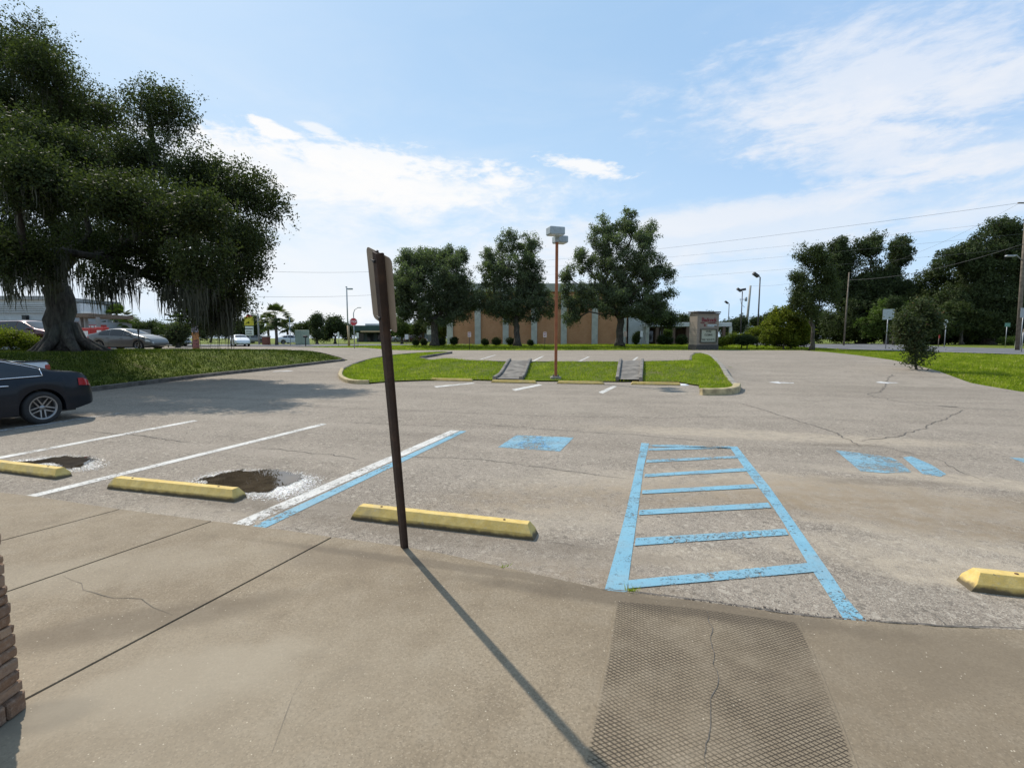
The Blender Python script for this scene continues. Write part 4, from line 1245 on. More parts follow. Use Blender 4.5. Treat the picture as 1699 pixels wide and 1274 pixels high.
# other left and far trees
specs = [
 (526, 78, [(526, 545, 12, 22), (527, 530, 9, 10)], 'column shaped dark tree right of the utility cabinet', M_darkleaf, .5, 40),
 (556, 84, [(556, 540, 20, 18), (540, 552, 12, 14), (572, 548, 14, 16)], 'rounded dark tree left of the tall double light pole', M_darkleaf, .8, 60),
 (505, 90, [(500, 548, 16, 14), (512, 545, 10, 12)], 'low tree behind the utility cabinet', M_woodleaf, .8, 36),
 (420, 92, [(420, 540, 22, 24), (400, 545, 16, 20)], 'dark tree behind the yellow topped price sign', M_darkleaf, 1.0, 50),
 (600, 125, [(600, 552, 20, 10), (625, 550, 16, 9)], 'distant tree row segment over the stop sign', M_woodleaf, 1.2, 36),
 (650, 118, [(650, 548, 20, 12), (630, 552, 14, 10)], 'distant trees behind the green roofed store', M_woodleaf, 1.2, 36),
 (667, 82, [(666, 545, 16, 14), (660, 535, 8, 8)], 'light green small tree under the first street tree', M_freshleaf, .7, 36),
 (735, 86, [(733, 548, 10, 20), (738, 540, 6, 16)], 'slim light green tree against the building corner', M_freshleaf, .6, 34),
 (700, 96, [(696, 545, 22, 18), (720, 540, 18, 20)], 'tree seen beneath the crown of the first street tree', M_woodleaf, 1.0, 46),
 (245, 100, [(235, 545, 40, 18), (275, 548, 34, 16), (215, 540, 30, 16)], 'dark tree clump behind the silver sedan bonnet', M_woodleaf, 1.3, 90),
 (350, 98, [(340, 545, 36, 22), (380, 545, 30, 22)], 'dark tree clump beneath the hanging moss', M_darkleaf, 1.3, 70),
 (295, 52, [(296, 553, 16, 16), (286, 560, 12, 10)], 'thin reddish leaved small tree left of the orange banner', M_bushleaf, .6, 40),
 (170, 110, [(165, 545, 30, 18)], 'distant trees above the petrol canopy', M_woodleaf, 1.3, 40),
 (1110, 110, [(1105, 535, 26, 16), (1080, 540, 20, 12), (1132, 530, 14, 12)], 'green trees rising over the low porch wing', M_woodleaf, 1.3, 60),
 (1160, 118, [(1150, 528, 16, 12), (1172, 526, 12, 10), (1175, 545, 20, 14)], 'treetops just above the stone store sign', M_woodleaf, 1.3, 46),
 (1215, 96, [(1210, 545, 20, 20), (1228, 540, 14, 18)], 'dark tree behind the two slim lamp poles', M_darkleaf, 1.0, 56),
 (1268, 100, [(1265, 535, 24, 16), (1285, 530, 22, 16), (1258, 550, 26, 14)], 'distant trees right of the wooden utility pole', M_woodleaf, 1.2, 70),
 (1335, 90, [(1330, 545, 26, 26), (1365, 540, 26, 34)], 'dark trees filling the gap behind the young tree', M_darkleaf, 1.2, 70),
 (1100, 72, [(1082, 520, 32, 22), (1110, 530, 22, 16)], 'dark tree at the right end of the brick building', M_darkleaf, .9, 80),
]
for i, (px, Y, ee, lab, lf, rc, n) in enumerate(specs):
    tree('background_tree', px, Y, ee, lab, 'tree', n=n, rc=rc, twigs=11, leaves=24, size=.30 if Y > 80 else .22, r0=.18, seed=70 + i, leaf=lf, twig_r=.3, shell=.2)
# shrubs along the lawn
for i, (px, r, lab) in enumerate(((690, 5, 'small clipped shrub, first to the left of the broad round tree'), (703, 6, 'clipped shrub touching the shade left of the broad round tree'), (733, 6, 'small shrub just right of the broad round tree trunk'), (753, 8, 'dark shrub at the building corner pilaster'),
        (805, 6, 'round shrub right of the second small parking sign'), (824, 7.5, 'round shrub midway between second small sign and forked tree'), (847, 8, 'largest round shrub left of the forked tree trunk'), (880, 4, 'tiny shrub right of the forked tree trunk'))):
    c = 572 - r * .8
    tree('lawn_shrub', px, 64, [(px, c, r, r * .95)], lab, 'shrub', n=20, rc=.3, twigs=12, leaves=26, size=.12, r0=.03, seed=110 + i, leaf=M_hedgeleaf, twig_r=.1, group='clipped shrubs along the lawn', crownname='foliage')
for i, (px, Y, ee, lab) in enumerate(((1098, 70, [(1098, 563, 12, 9), (1108, 565, 12, 8)], 'square dark bush before the low porch wing'), (1131, 68, [(1131, 564, 9, 8)], 'dark bush left of the stone store sign'), (1108, 74, [(1107, 553, 8, 6)], 'pale green bush behind the square dark one'), (1055, 70, [(1055, 562, 5, 10), (1060, 556, 3, 5)], 'narrow dark shrub right of the tallest street tree'), (1185, 60, [(1198, 566, 8, 6)], 'small bush tucked behind the stone store sign'))):
    tree('foundation_shrub', px, Y, ee, lab, 'shrub', n=30, rc=.4, twigs=12, leaves=26, size=.14, r0=.04, seed=130 + i, leaf=M_freshleaf if i == 2 else M_hedgeleaf, twig_r=.14, crownname='foliage')

# ---- grass blades (stuff)
def blades(name, poly, n, h, seed, dz=.0, w=.012, near=None, tuft=0.5, label='short green grass', mat=None, holes=()):
    rng = np.random.default_rng(seed); xs = [p[0] for p in poly]; ys = [p[1] for p in poly]; P = []
    tot = 0
    while tot < n:
        x = rng.uniform(min(xs), max(xs), n * 2); y = rng.uniform(min(ys), max(ys), n * 2)
        m = inpoly(x, y, poly)
        for hp in holes: m &= ~inpoly(x, y, hp)
        if near: m &= rng.uniform(0, 1, len(x)) < np.clip((near / np.maximum(y, 1)) ** 1.6, 0, 1)
        q = np.stack([x[m], y[m]], 1); P.append(q); tot += len(q)
    P = np.concatenate(P)[:n]
    f = np.sin(P[:, 0] * 2.1 + np.sin(P[:, 1] * 1.3) * 2) * np.cos(P[:, 1] * 2.7 + np.sin(P[:, 0] * .9) * 2)
    f2 = np.sin(P[:, 0] * 7.3 + 2 * np.sin(P[:, 1] * 5)) * np.cos(P[:, 1] * 8.1 + P[:, 0])
    z = H(P[:, 0], P[:, 1]) + dz
    hh = h * (.6 + .35 * f + .3 * f2 + rng.uniform(0, .8, n)).clip(.25, 2)
    th = rng.uniform(0, 2 * pi, n); wv = w * rng.uniform(.7, 1.6, n)
    dx, dy = np.cos(th) * wv, np.sin(th) * wv; lx, ly = rng.normal(size=n) * hh * .45, rng.normal(size=n) * hh * .45
    V = np.stack([np.stack([P[:, 0] - dx, P[:, 1] - dy, z], 1), np.stack([P[:, 0] + dx, P[:, 1] + dy, z], 1), np.stack([P[:, 0] + lx, P[:, 1] + ly, z + hh], 1)], 1).reshape(-1, 3)
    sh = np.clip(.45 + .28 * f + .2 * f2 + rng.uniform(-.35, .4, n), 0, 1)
    o = link(name, np_mesh(name, V, np.arange(3 * n).reshape(n, 3), mat or M_blade, attr=np.repeat(sh, 3)))
    o['kind'] = 'stuff'; o['label'] = label; o['category'] = 'grass'
blades('island_grass', isl_poly, 75000, .085, 1, .03, .011, label='rough bright grass on the island between the two parking levels', holes=(v2(fl1), v2(fl2)))
bank = [(-14.15, 13), (-14.15, 21.5), (-13.9, 24.4), (-13.1, 27.4), (-11.9, 30.2), (-11.2, 32), (-12.4, 34), (-14.7, 36), (-19.4, 38), (-24.2, 37.9), (-21.2, 33.2), (-22.8, 29.6), (-30, 26.8), (-38, 26), (-38, 13)]
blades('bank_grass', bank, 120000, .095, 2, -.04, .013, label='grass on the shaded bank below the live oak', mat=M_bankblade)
lawnR = [(p[0] + .02, p[1]) for p in lawn_edge] + [(29.8, 49.8), (35.2, 50), (36.2, 34), (36.4, 15), (25, 12.8)]
blades('lawn_grass', lawnR, 90000, .085, 3, -.07, .016, near=20, label='mown grass between driveway and road')
lawnF = [(-13, 50.4), (0, 50.3), (22, 50.6), (29.8, 49.9), (35, 51), (33, 76), (-18, 76), (-14, 72), (-14, 66), (-24, 58), (-20, 53)]
blades('far_lawn_grass', lawnF, 60000, .12, 4, -.07, .03, near=52, label='mown lawn before the brick building')
mb_r = random.Random(6)
def tuftlet(px, py, n, h, lab):
    p = G0(px, py); r = mb_r; V = []; Fq = []; A = []
    for _ in range(n):
        x, y = p[0] + r.gauss(0, .018), p[1] + r.gauss(0, .01); a = r.uniform(0, 6.3); l = h * r.uniform(.5, 1.2)
        n0 = len(V); V += [(x - .003, y, SZ), (x + .003, y, SZ), (x + cos(a) * l * .7, y + sin(a) * l * .7, SZ + l * .7)]; Fq.append((n0, n0 + 1, n0 + 2)); s0 = r.uniform(.3, 1); A += [s0] * 3
    o = link('weed_tuft', np_mesh('weed_tuft', V, Fq, M_blade, attr=A)); tag(o, lab, 'weed', 'weeds in the pavement joint')
tuftlet(1048, 987, 40, .045, 'dry weed in the joint at the lower corner of the blue striped aisle')
tuftlet(838, 946, 16, .03, 'tiny green weed on the sidewalk edge right of the leaning sign')
# ================================================================ buildings
def base_at(px, Y, dz=0.0):
    w = W(px, 570, Y); return Vector((w.x, Y, Hf(w.x, Y) + dz))
def zpx(py, Y, px=850): return W(px, py, Y).z
M_brick = brick_mat('orange_brick', (.58, .245, .10), (.64, .30, .135), (.5, .34, .22))
M_pil = simple('pilaster_paint', (.50, .49, .42), .8, var=.12, scale=1.5)
M_fascia = simple('fascia_panel', (.36, .36, .29), .7, var=.15, scale=1)
M_whitewall = simple('white_wall', (.52, .52, .50), .75, var=.12, scale=.8)
M_greywall = simple('grey_wall', (.28, .28, .27), .8, var=.12, scale=.8)
M_darkglass = glass_mat('shop_glass', (.02, .025, .028))
M_tan = simple('tan_paint', (.42, .30, .18), .7, var=.1)
M_roofgreen = simple('green_metal_roof', (.02, .055, .048), .6, var=.2, scale=1)
M_redp = simple('red_panel', (.42, .03, .025), .5, var=.15)
M_whitep = simple('white_sheet', (.72, .72, .70), .5, var=.06)
M_txtred = simple('dark_red_letter', (.17, .022, .03), .5, var=.08)
M_txtblue = simple('pale_blue_letter', (.46, .52, .54), .5, var=.05)
M_txtblk = simple('black_letter', (.02, .02, .02), .6)

def text(body, size, mat, name, parent, loc, rot, depth=.01, bold=0.0, sx=1.0, align='CENTER'):
    cu = bpy.data.curves.new(name, 'FONT'); cu.body = body; cu.size = size; cu.extrude = depth; cu.offset = bold
    cu.align_x = align; cu.align_y = 'CENTER'
    o = bpy.data.objects.new('tmp', cu); col.objects.link(o)
    dg = bpy.context.evaluated_depsgraph_get(); dg.update()
    me = bpy.data.meshes.new_from_object(o.evaluated_get(dg)); bpy.data.objects.remove(o); bpy.data.curves.remove(cu)
    me.materials.clear(); me.materials.append(mat)
    ob = link(name, me, parent); ob.location = loc; ob.rotation_euler = rot; ob.scale = (sx, 1, 1)
    return ob

def brick_building():
    Y = 80; xL = W(742, 570, Y).x; xR = W(1042, 570, Y).x; z0 = Hf(0, Y) - .2; zt = zpx(474, Y)
    root = empty('brick_building', ((xL + xR) / 2, Y, 0), label='wide orange brick building with pale pilasters behind the lawn trees', cat='building')
    o_ = lambda x: x - (xL + xR) / 2
    m = MB(); m.box((0, 12.5, (z0 + zt) / 2), (xR - xL, 25, zt - z0)); m.build('brick_wall', M_brick, root)
    m = MB(); m.box((0, 12.4, zt - .35), (xR - xL + .7, 25.8, 1.3)); m.build('fascia', M_fascia, root)
    for px in (747, 793, 839, 886, 935, 986, 1033):
        x = o_(W(px, 570, Y).x); m = MB(); m.bbox((x, -.12, (z0 + zt) / 2 - .5), (.98, .5, zt - z0 - 1.0), .03); m.build('pilaster', M_pil, root)
    # recessed white stair block and low porch wing
    xa, xb = W(1042, 570, 79).x, W(1078, 570, 79).x
    m = MB(); m.box(((o_(xa) + o_(xb)) / 2, 8, (z0 + zpx(520, 80)) / 2), (xb - xa, 16, zpx(520, 80) - z0)); m.build('white_wall', M_whitewall, root)
    xa, xb = W(1072, 570, 78).x, W(1212, 570, 78).x; zr = zpx(535, 78); zf = zpx(542, 78)
    m = MB(); m.bbox(((o_(xa) + o_(xb)) / 2, 3, (zr + zf) / 2), (xb - xa, 10.5, zr - zf), .04); m.build('porch_roof', M_whitewall, root)
    m = MB(); m.box(((o_(xa) + o_(xb)) / 2, 6.5, (z0 + zf) / 2), (xb - xa - .4, 1.2, zf - z0)); m.build('porch_wall', simple('porch_brick', (.10, .06, .04), .85, var=.3, scale=1.5), root)
    for px in (1074, 1090, 1117, 1140, 1200, 1211):
        x = o_(W(px, 570, 78).x); m = MB(); m.box((x, -1.9, (z0 + zf) / 2), (.45, .45, zf - z0)); m.build('porch_column', M_pil if px in (1074, 1211) else simple('brown_column', (.13, .08, .055), .8), root)
    for px, w in ((1098, 1.6), (1128, 1.7)):
        x = o_(W(px, 570, 78).x); m = MB(); m.box((x, 5.84, 2.0), (w, .08, 2.0)); m.build('window', M_darkglass, root)
brick_building()

def store_sign():
    Y = 52.0; yaw = radians(18)
    bp = base_at(1167, Y); bp.z -= .03
    root = empty('store_sign', bp, yaw, 'tan stone roadside store sign with red lettering and letter board', 'sign')
    sx, sy, hh = 2.75, 1.25, zpx(516, Y) - bp.z
    M_sand = brick_mat('split_stone', (.30, .25, .20), (.26, .22, .18), (.17, .15, .12), 1, .5, .2)
    m = MB(); m.bbox((0, 0, .25), (sx + .12, sy + .12, .62), .03); m.build('plinth', simple('dark_stone', (.07, .062, .055), .9, var=.3, bump=.01), root)
    m = MB(); m.box((0, 0, .5 + (hh - .9) / 2), (sx, sy, hh - .85)); m.build('body', M_sand, root)
    m = MB(); m.bbox((0, 0, hh - .14), (sx + .28, sy + .28, .13), .02); m.bbox((0, 0, hh - .32), (sx + .18, sy + .18, .12), .02); m.build('cap', simple('sign_cap', (.12, .10, .085), .8, var=.2), root)
    y = -sy / 2 - .02; R = (pi / 2, 0, 0)
    text('Badcock', .60, M_txtred, 'lettering', root, (.1, y, 3.18), R, .02, .016, .93)
    text('HOME', .145, M_txtred, 'lettering', root, (-.72, y, 2.86), R, .01, .004, 1.2)
    text('FURNITURE', .145, M_txtred, 'lettering', root, (.45, y, 2.86), R, .01, .004, 1.25)
    text('&', .34, M_txtred, 'lettering', root, (-.42, y, 2.62), R, .02, .004)
    text('more', .50, M_txtblue, 'lettering', root, (.52, y, 2.62), R, .02, .014, 1.1)
    fr = MB(); zc, hh2, ww = 1.52, 1.36, 2.0
    for (cx_, cz, w, h) in ((.05, zc + hh2 / 2, ww, .1), (.05, zc - hh2 / 2, ww, .1), (.05 - ww / 2, zc, .1, hh2 + .1), (.05 + ww / 2, zc, .1, hh2 + .1)):
        fr.box((cx_, y - .05, cz), (w - (.1 if w > 1 else 0), .16, h))
    fb = fr.build('board_frame', simple('board_frame', (.08, .075, .055), .6), root)
    m = MB(); m.box((.05, y - .01, zc), (ww - .09, .05, hh2 - .09)); m.build('letter_board', simple('letter_board', (.36, .37, .28), .5, var=.08), root)
    text('STORE', .30, M_txtblk, 'board_letters', root, (.05, y - .045, 1.95), R, .004, .006, .8)
    text('CLOSING', .30, M_txtblk, 'board_letters', root, (.05, y - .045, 1.60), R, .004, .006, .8)
    r = random.Random(2)
    for a, b in ((-.84, -.30), (-.22, .28), (.38, .55), (.63, .88)):
        m = MB(); x = a
        while x < b - .03:
            for dz in (-.09, 0, .09): 
                if r.random() < .85: m.box((x + .035, y - .045, 1.10 + dz * .8), (.075, .01, .045))
            x += .105
        m.build('worn_board_line', M_txtblk, root)
store_sign()

def left_store():
    Y = 46; z0 = Hf(-45, Y) - .2
    root = empty('convenience_store', (0, 0, 0), label='white convenience store with grey side wall behind the oak trunk', cat='store')
    def bx(nm, pxa, pxb, pya, pyb, y, dep, mat, pr=0):
        a, b = W(pxa, 570, y).x, W(pxb, 570, y).x; zt, zb = zpx(pya, y), (zpx(pyb, y) if pyb else z0)
        m = MB(); m.box(((a + b) / 2, y + dep / 2, (zt + zb) / 2), (b - a, dep, zt - zb)); return m.build(nm, mat, root)
    bx('side_wall', -260, 92, 531, None, 44, 9, M_greywall)
    bx('upper_wall', -260, 88, 497, 530.9, 45.5, 7, M_whitewall)
    bx('parapet', -260, 90, 491, 496.8, 45.2, 8, M_greywall)
    m = MB()
    for k in range(5):
        m.box((W(15, 570, 44).x - 1.2, 45.3, zpx(504 + k * 3.4, 45)), (8, .1, .08))
    m.build('louvre', simple('louvre_white', (.45, .46, .46), .7), root)
    bx('vent', 40, 47, 523, 530, 45.2, .3, M_black)
    bx('front_wall', 92.3, 175, 545, None, 47, 6, M_greywall)
    bx('sign_band', 92.3, 172, 539, 544.8, 46.7, .5, M_redp)
    bx('canopy', 100, 150, 520, 526, 42, 5, simple('canopy_brown', (.16, .12, .085), .8))
    bx('roof_unit', 128, 138, 503, 519.8, 48, 3, M_whitep); bx('roof_sign', 139, 155, 517, 519.8, 46, 1, M_whitep)
    for px in (135, 142, 162): bx('canopy_column', px, px + 1.8, 526.2, None, 42.5, .35, M_greywall)
    m = MB(); r = random.Random(5)
    for k in range(6): 
        x = W(131 + k * 6.2, 570, 46.6).x; m.box((x, 46.6, zpx(541.9, 46.6)), (.24, .08, .2))
    m.build('sign_lettering_blocks', M_whitep, root)
    for px in (128, 134, 142, 152, 160, 168): bx('window', px, px + 3.8, 549, 570, 46.9, .1, M_darkglass if px % 4 else M_redp)
left_store()
for i, (px, py, w, h, Y, mt, lab) in enumerate(((149, 553, .5, 1.7, 36.5, M_redp, 'red vending cabinet beside the silver sedan tail'), (171, 557, .5, 1.9, 40, M_redp, 'red vending cabinet behind the silver sedan roof'), (88, 556, .6, 1.5, 38, M_redp, 'red cabinet just left of the oak trunk'))):
    b = base_at(px, Y); root = empty('vending_cabinet', b, 0, lab, 'vending machine', 'red cabinets before the store')
    m = MB(); m.bbox((0, 0, h / 2), (w + .25, .6, h), .04); m.build('case', mt, root)
    m = MB(); m.box((0, -.31, h * .62), (w * .8, .02, h * .5)); m.build('front_panel', M_whitep, root)

def green_store():
    Y = 112; root = empty('green_store', base_at(640, Y, -.1), label='long low store with dark green roof beyond the stop sign', cat='store')
    x0, x1 = W(592, 570, Y).x, W(705, 570, Y).x; bx_ = root.location.x; w = x1 - x0; c = (x0 + x1) / 2 - bx_
    m = MB(); m.box((c, 5, 1.3), (w, 10, 2.6)); m.build('wall', simple('store_wall_dark', (.06, .08, .085), .8), root)
    m = MB(); m.box((c, 3, 3.15), (w + 1.5, 12, 1.2)); m.build('roof', M_roofgreen, root)
    m = MB(); m.box((c - w * .2, -3.2, 2.42), (w * .35, .4, .35)); m.build('awning', M_tan, root)
    for q_ in (-.25, .2): m = MB(); m.box((c + w * q_, 2, 4.0), (w * .2, 6, .42)); m.build('roof_edge', M_whitewall, root)
    for k in range(7): m = MB(); m.box((c - w * .44 + k * w * .145, -.06, 1.1), (w * .09, .1, 1.8)); m.build('window', M_darkglass, root)
green_store()
p = base_at(660, 95); root = empty('canopy_tent', p, 0, 'white peaked canopy tent beside the green roofed store', 'tent')
m = MB(); m.add([(-2, -2, 2.3), (2, -2, 2.3), (2, 2, 2.3), (-2, 2, 2.3), (0, 0, 4.1)], [(0, 1, 4), (1, 2, 4), (2, 3, 4), (3, 0, 4)]); m.build('tent_roof', simple('tent_fabric', (.85, .85, .83), .6), root)
for a in (-1.9, 1.9):
    for b in (-1.9, 1.9): m = MB(); m.tube([(a, b, 0), (a, b, 2.3)], .05, 6); m.build('leg', M_metal, root)

# ---- utility cabinet, brick pier, mailbox, signs, banner
p = base_at(502, 70); root = empty('utility_cabinet', p, 0, 'pale green metal utility cabinet on the far side of the street', 'cabinet')
Mg = simple('cabinet_green', (.30, .36, .27), .6, var=.08)
m = MB(); m.bbox((0, 0, 1.05), (1.72, .9, 2.1), .04); m.build('case', Mg, root)
for x in (-.42, .42): m = MB(); m.bbox((x, -.47, 1.05), (.76, .03, 1.85), .01); m.build('door', Mg, root)
m = MB(); m.box((0, 0, -.03), (1.9, 1.1, .12)); m.build('plinth', M_concpole, root)
p = base_at(507, 62); root = empty('mailbox', p, 0, 'black post mailbox in front of the pale green cabinet', 'mailbox')
m = MB(); m.box((0, 0, .55), (.1, .1, 1.1)); m.build('post', M_black, root); m = MB(); m.bbox((0, 0, 1.2), (.55, .3, .28), .06); m.build('box', M_black, root)
p = base_at(442, 69); root = empty('brick_pier', p, 0, 'short red brick pier with pale cap near the palms', 'pier')
m = MB(); m.box((0, 0, .55), (.8, .8, 1.1)); m.build('shaft', brick_mat('red_brick', (.22, .06, .04), (.27, .08, .05), (.2, .15, .12)), root); m = MB(); m.bbox((0, 0, 1.18), (.95, .95, .14), .03); m.build('cap', M_concpole, root)
p = base_at(415, 84); root = empty('price_sign', p, 0, 'tall petrol price sign with yellow top and white panel', 'sign')
zt = zpx(525, 84) - p.z; zm = zpx(541, 84) - p.z; zb = zpx(557, 84) - p.z
m = MB(); m.bbox((0, 0, (zt + zm) / 2), (1.55, .3, (zt - zm) * .9), .05); m.build('yellow_panel', simple('yellow_panel', (.62, .50, .03), .5, var=.15, scale=2), root)
m = MB(); m.prism([(-.6, 0), (.6, 0), (0, .55)], .1, Matrix.Translation((0, -.02, zt - .1)) @ Matrix.Rotation(pi / 2, 4, 'X')); m.build('red_peak', M_redp, root)
m = MB(); m.bbox((0, 0, (zm + zb) / 2), (1.35, .28, (zm - zb) * .96), .03); wp = m.build('white_panel', M_whitep, root)
m = MB()
for k, z in enumerate((.72, .45, .2)):
    zz = zb + (zm - zb) * z
    if k == 0: m.box((0, -.16, zz), (1.3, .02, .16))
    else:
        for q in range(5): m.box((-.42 + q * .2, -.16, zz), (.1, .02, .24))
m.build('price_rows', M_txtblk, root)
m = MB(); m.tube([(0, .1, 0), (0, .1, zb + .1)], .1, 8); m.build('pole', M_greymetal, root)
p = base_at(325, 44); root = empty('poster_banner', p, 0, 'tall narrow orange and grey poster board under the oak', 'banner')
h0 = zpx(541, 44) - p.z
m = MB(); m.box((0, 0, h0 * .5), (.62, .05, h0)); m.build('board', simple('banner_orange', (.30, .13, .035), .6, var=.5, scale=5), root)
m = MB(); m.box((0, -.03, h0 * .86), (.6, .012, h0 * .26)); m.build('grey_top', simple('banner_grey', (.22, .20, .24), .6), root)
m = MB(); m.box((0, -.03, h0 * .24), (.6, .012, h0 * .34)); m.build('mixed_lower', simple('banner_red', (.17, .06, .05), .6, var=.8, scale=9), root)
p = base_at(231, 29.5); root = empty('iron_post', p, 0, 'thin black iron post in front of the silver sedan', 'post')
m = MB(); m.tube([(0, 0, -.1), (0, 0, zpx(546, 29.5) - p.z)], .035, 8); m.build('shaft', M_black, root); m = MB(); m.bbox((0, 0, zpx(549, 29.5) - p.z), (.12, .06, .22), .02); m.build('tag_plate', M_black, root)

def small_sign(px, Y, top, wpx, hpx, face, post, label, group=None, cat='sign', name='parking_sign', r=.03, stripes=None):
    p = base_at(px, Y, -.03); root = empty(name, p, 0, label, cat, group); zt = zpx(top, Y) - p.z
    k = Y / F; w, h = wpx * k, hpx * k
    m = MB(); m.tube([(0, 0, -.05), (0, 0, zt - h * .2)], r, 8); m.build('post', post, root)
    m = MB(); m.bbox((0, -.05, zt - h / 2), (w, .02, h), .006); m.build('panel', face, root)
    if stripes:
        m = MB()
        for a, b, c_, d in stripes: m.box((a * w, -.065, zt - h / 2 + b * h), (c_ * w, .01, d * h))
        m.build('panel_print', M_txtred, root)
    return root
M_pink = simple('pale_pink_sign', (.55, .47, .46), .5, var=.05)
st_ = [(0, .3, .75, .12), (0, -.02, .75, .08), (-.1, -.25, .5, .1)]
GP = 'small parking signs along the lawn edge'
small_sign(635, 52, 548, 7, 10, M_pink, M_black, 'small pale parking sign immediately right of the leaning sign post', GP, stripes=st_)
small_sign(779, 52, 551, 5.5, 8, M_pink, M_black, 'small pale parking sign before the first brick bay', GP, stripes=st_)
small_sign(904, 52, 551, 5.5, 8.5, M_pink, M_black, 'small pale parking sign just left of the orange lamp pole', GP, stripes=st_)
small_sign(1037, 52, 550, 5.5, 8.5, M_signback, M_black, 'small tan parking sign beside the tallest tree trunk', GP)
small_sign(675, 74, 555, 6, 8, M_whitep, M_black, 'blank white sign beneath the broad round tree', name='blank_sign')
small_sign(712, 88, 541, 7, 14, M_whitep, M_metal, 'green and white hanging sign behind the broad round tree', name='street_banner')
small_sign(1064, 62, 549, 4.5, 10, M_whitep, M_greymetal, 'white arrow like sign before the pale stair block', name='blank_sign')
small_sign(562, 60, 551, 3, 9, M_whitep, M_metal, 'narrow white sign left of the double light pole', name='narrow_sign')
small_sign(594, 62, 552, 3.5, 9, M_whitep, M_metal, 'narrow white sign right of the stop sign', name='narrow_sign')
small_sign(1470, 50, 513, 19, 17, simple('sign_back_grey', (.40, .43, .42), .5, .3), M_metal, 'blank grey back of a square road sign on the lawn', name='road_sign', r=.04)
small_sign(1668, 54, 536, 9, 6, simple('street_name_green', (.10, .22, .18), .5), M_metal, 'green street name sign with a pale plate left of the utility pole', name='street_name_sign')
small_sign(1693, 41.4, 511, 12, 16, M_metal, M_metal, 'blank grey sign fixed beside the leaning utility pole', name='blank_road_sign')
small_sign(1557, 52, 556, 2.2, 5, M_redp, M_wood, 'short roadside marker post with red top', name='marker_post', cat='marker')
small_sign(1696, 38, 546, 4, 5, M_tan, M_metal, 'short grey marker with orange tip by the utility pole', name='marker_post', cat='marker')
p = base_at(1688, 43); root = empty('cable_pedestal', p, 0, 'low pale green cable pedestal left of the utility pole', 'pedestal')
m = MB(); m.lathe([(.16, 0), (.16, .75), (.12, .9), (0, .95)], 12); m.build('case', Mg, root)

def octagon(R_): return [(R_ * cos(pi / 8 + k * pi / 4), R_ * sin(pi / 8 + k * pi / 4)) for k in range(8)]
def stop_sign(px, Y, cy, rpx, front, label, base=None):
    p = base_at(px, Y, -.03); root = empty('stop_sign', p, 0, label, 'stop sign'); k = Y / F; z = zpx(cy, Y) - p.z; R_ = rpx * k
    m = MB(); m.tube([(0, 0, -.05), (0, 0, z + R_ * .6)], .04, 8); m.build('post', M_metal, root)
    MM = Matrix.Translation((0, -.05, z)) @ Matrix.Rotation(pi / 2, 4, 'X')
    if front:
        m = MB(); m.prism(octagon(R_), .01, MM); m.build('border', M_whitep, root)
        MM = Matrix.Translation((0, -.062, z)) @ Matrix.Rotation(pi / 2, 4, 'X')
        m = MB(); m.prism(octagon(R_ * .93), .01, MM); m.build('face', simple('stop_red', (.48, .02, .03), .4, var=.05), root)
        text('STOP', R_ * .82, M_whitep, 'lettering', root, (0, -.078, z), (pi / 2, 0, 0), .003, R_ * .012, .95)
    else:
        m = MB(); m.prism(octagon(R_), .01, Matrix.Translation((0, .06, z)) @ Matrix.Rotation(pi / 2, 4, 'X') @ Matrix.Diagonal((.78, 1, 1, 1))); m.build('back_face', simple('sign_back_pale', (.48, .5, .46), .5, .2), root)
    return root
stop_sign(588, 48, 534, 6.6, True, 'red STOP sign facing the driveway on the far left side')
stop_sign(1567, 54, 535, 5.2, False, 'pale back of an octagonal stop sign across the right road')

# ---- lamp poles
def shoebox(root, c, d, rz=0):
    m = MB(); m.bbox(c, d, .025, rz); h = m.build('lamp_head', M_greymetal, root)
    m = MB(); m.box((c[0], c[1], c[2] - d[2] / 2 - .008), (d[0] * .86, d[1] * .86, .014), rz); m.build('lens', M_lens, h)
def lot_lamp():
    p = G(922, 631); p.z = Hf(p.x, p.y)
    root = empty('lot_lamp', p, 0, 'rusty orange square lamp pole with two grey box heads in the grass island', 'lamp pole')
    zt = zpx(400, p.y) - p.z
    m = MB(); m.bbox((0, 0, .06), (.42, .42, .2), .02); m.build('base', M_kerb, root)
    m = MB(); m.bbox((0, 0, .18), (.26, .26, .03), .01); 
    for a in (-.1, .1):
        for b in (-.1, .1): m.lathe([(.018, .19), (.018, .24), (0, .245)], 8, Matrix.Translation((a, b, 0)))
    m.build('base_plate', M_kerbdark, root)
    m = MB(); m.bbox((0, 0, .16 + (zt - .16) / 2), (.115, .115, zt - .16), .012); m.build('pole', M_orange, root)
    z1 = zpx(388, p.y) - p.z; z2 = zpx(397, p.y) - p.z
    shoebox(root, (-.09, -.34, z1 + .02), (.64, .46, .30), radians(18))
    shoebox(root, (.17, .42, z2 + .06), (.54, .46, .27), radians(18))
    m = MB(); m.box((0, 0, z2 - .02), (.16, .16, .2)); m.box((-.03, -.12, z1 - .06), (.07, .25, .07)); m.box((.08, .18, z2), (.07, .25, .07)); m.build('bracket', M_greymetal, root)
lot_lamp()
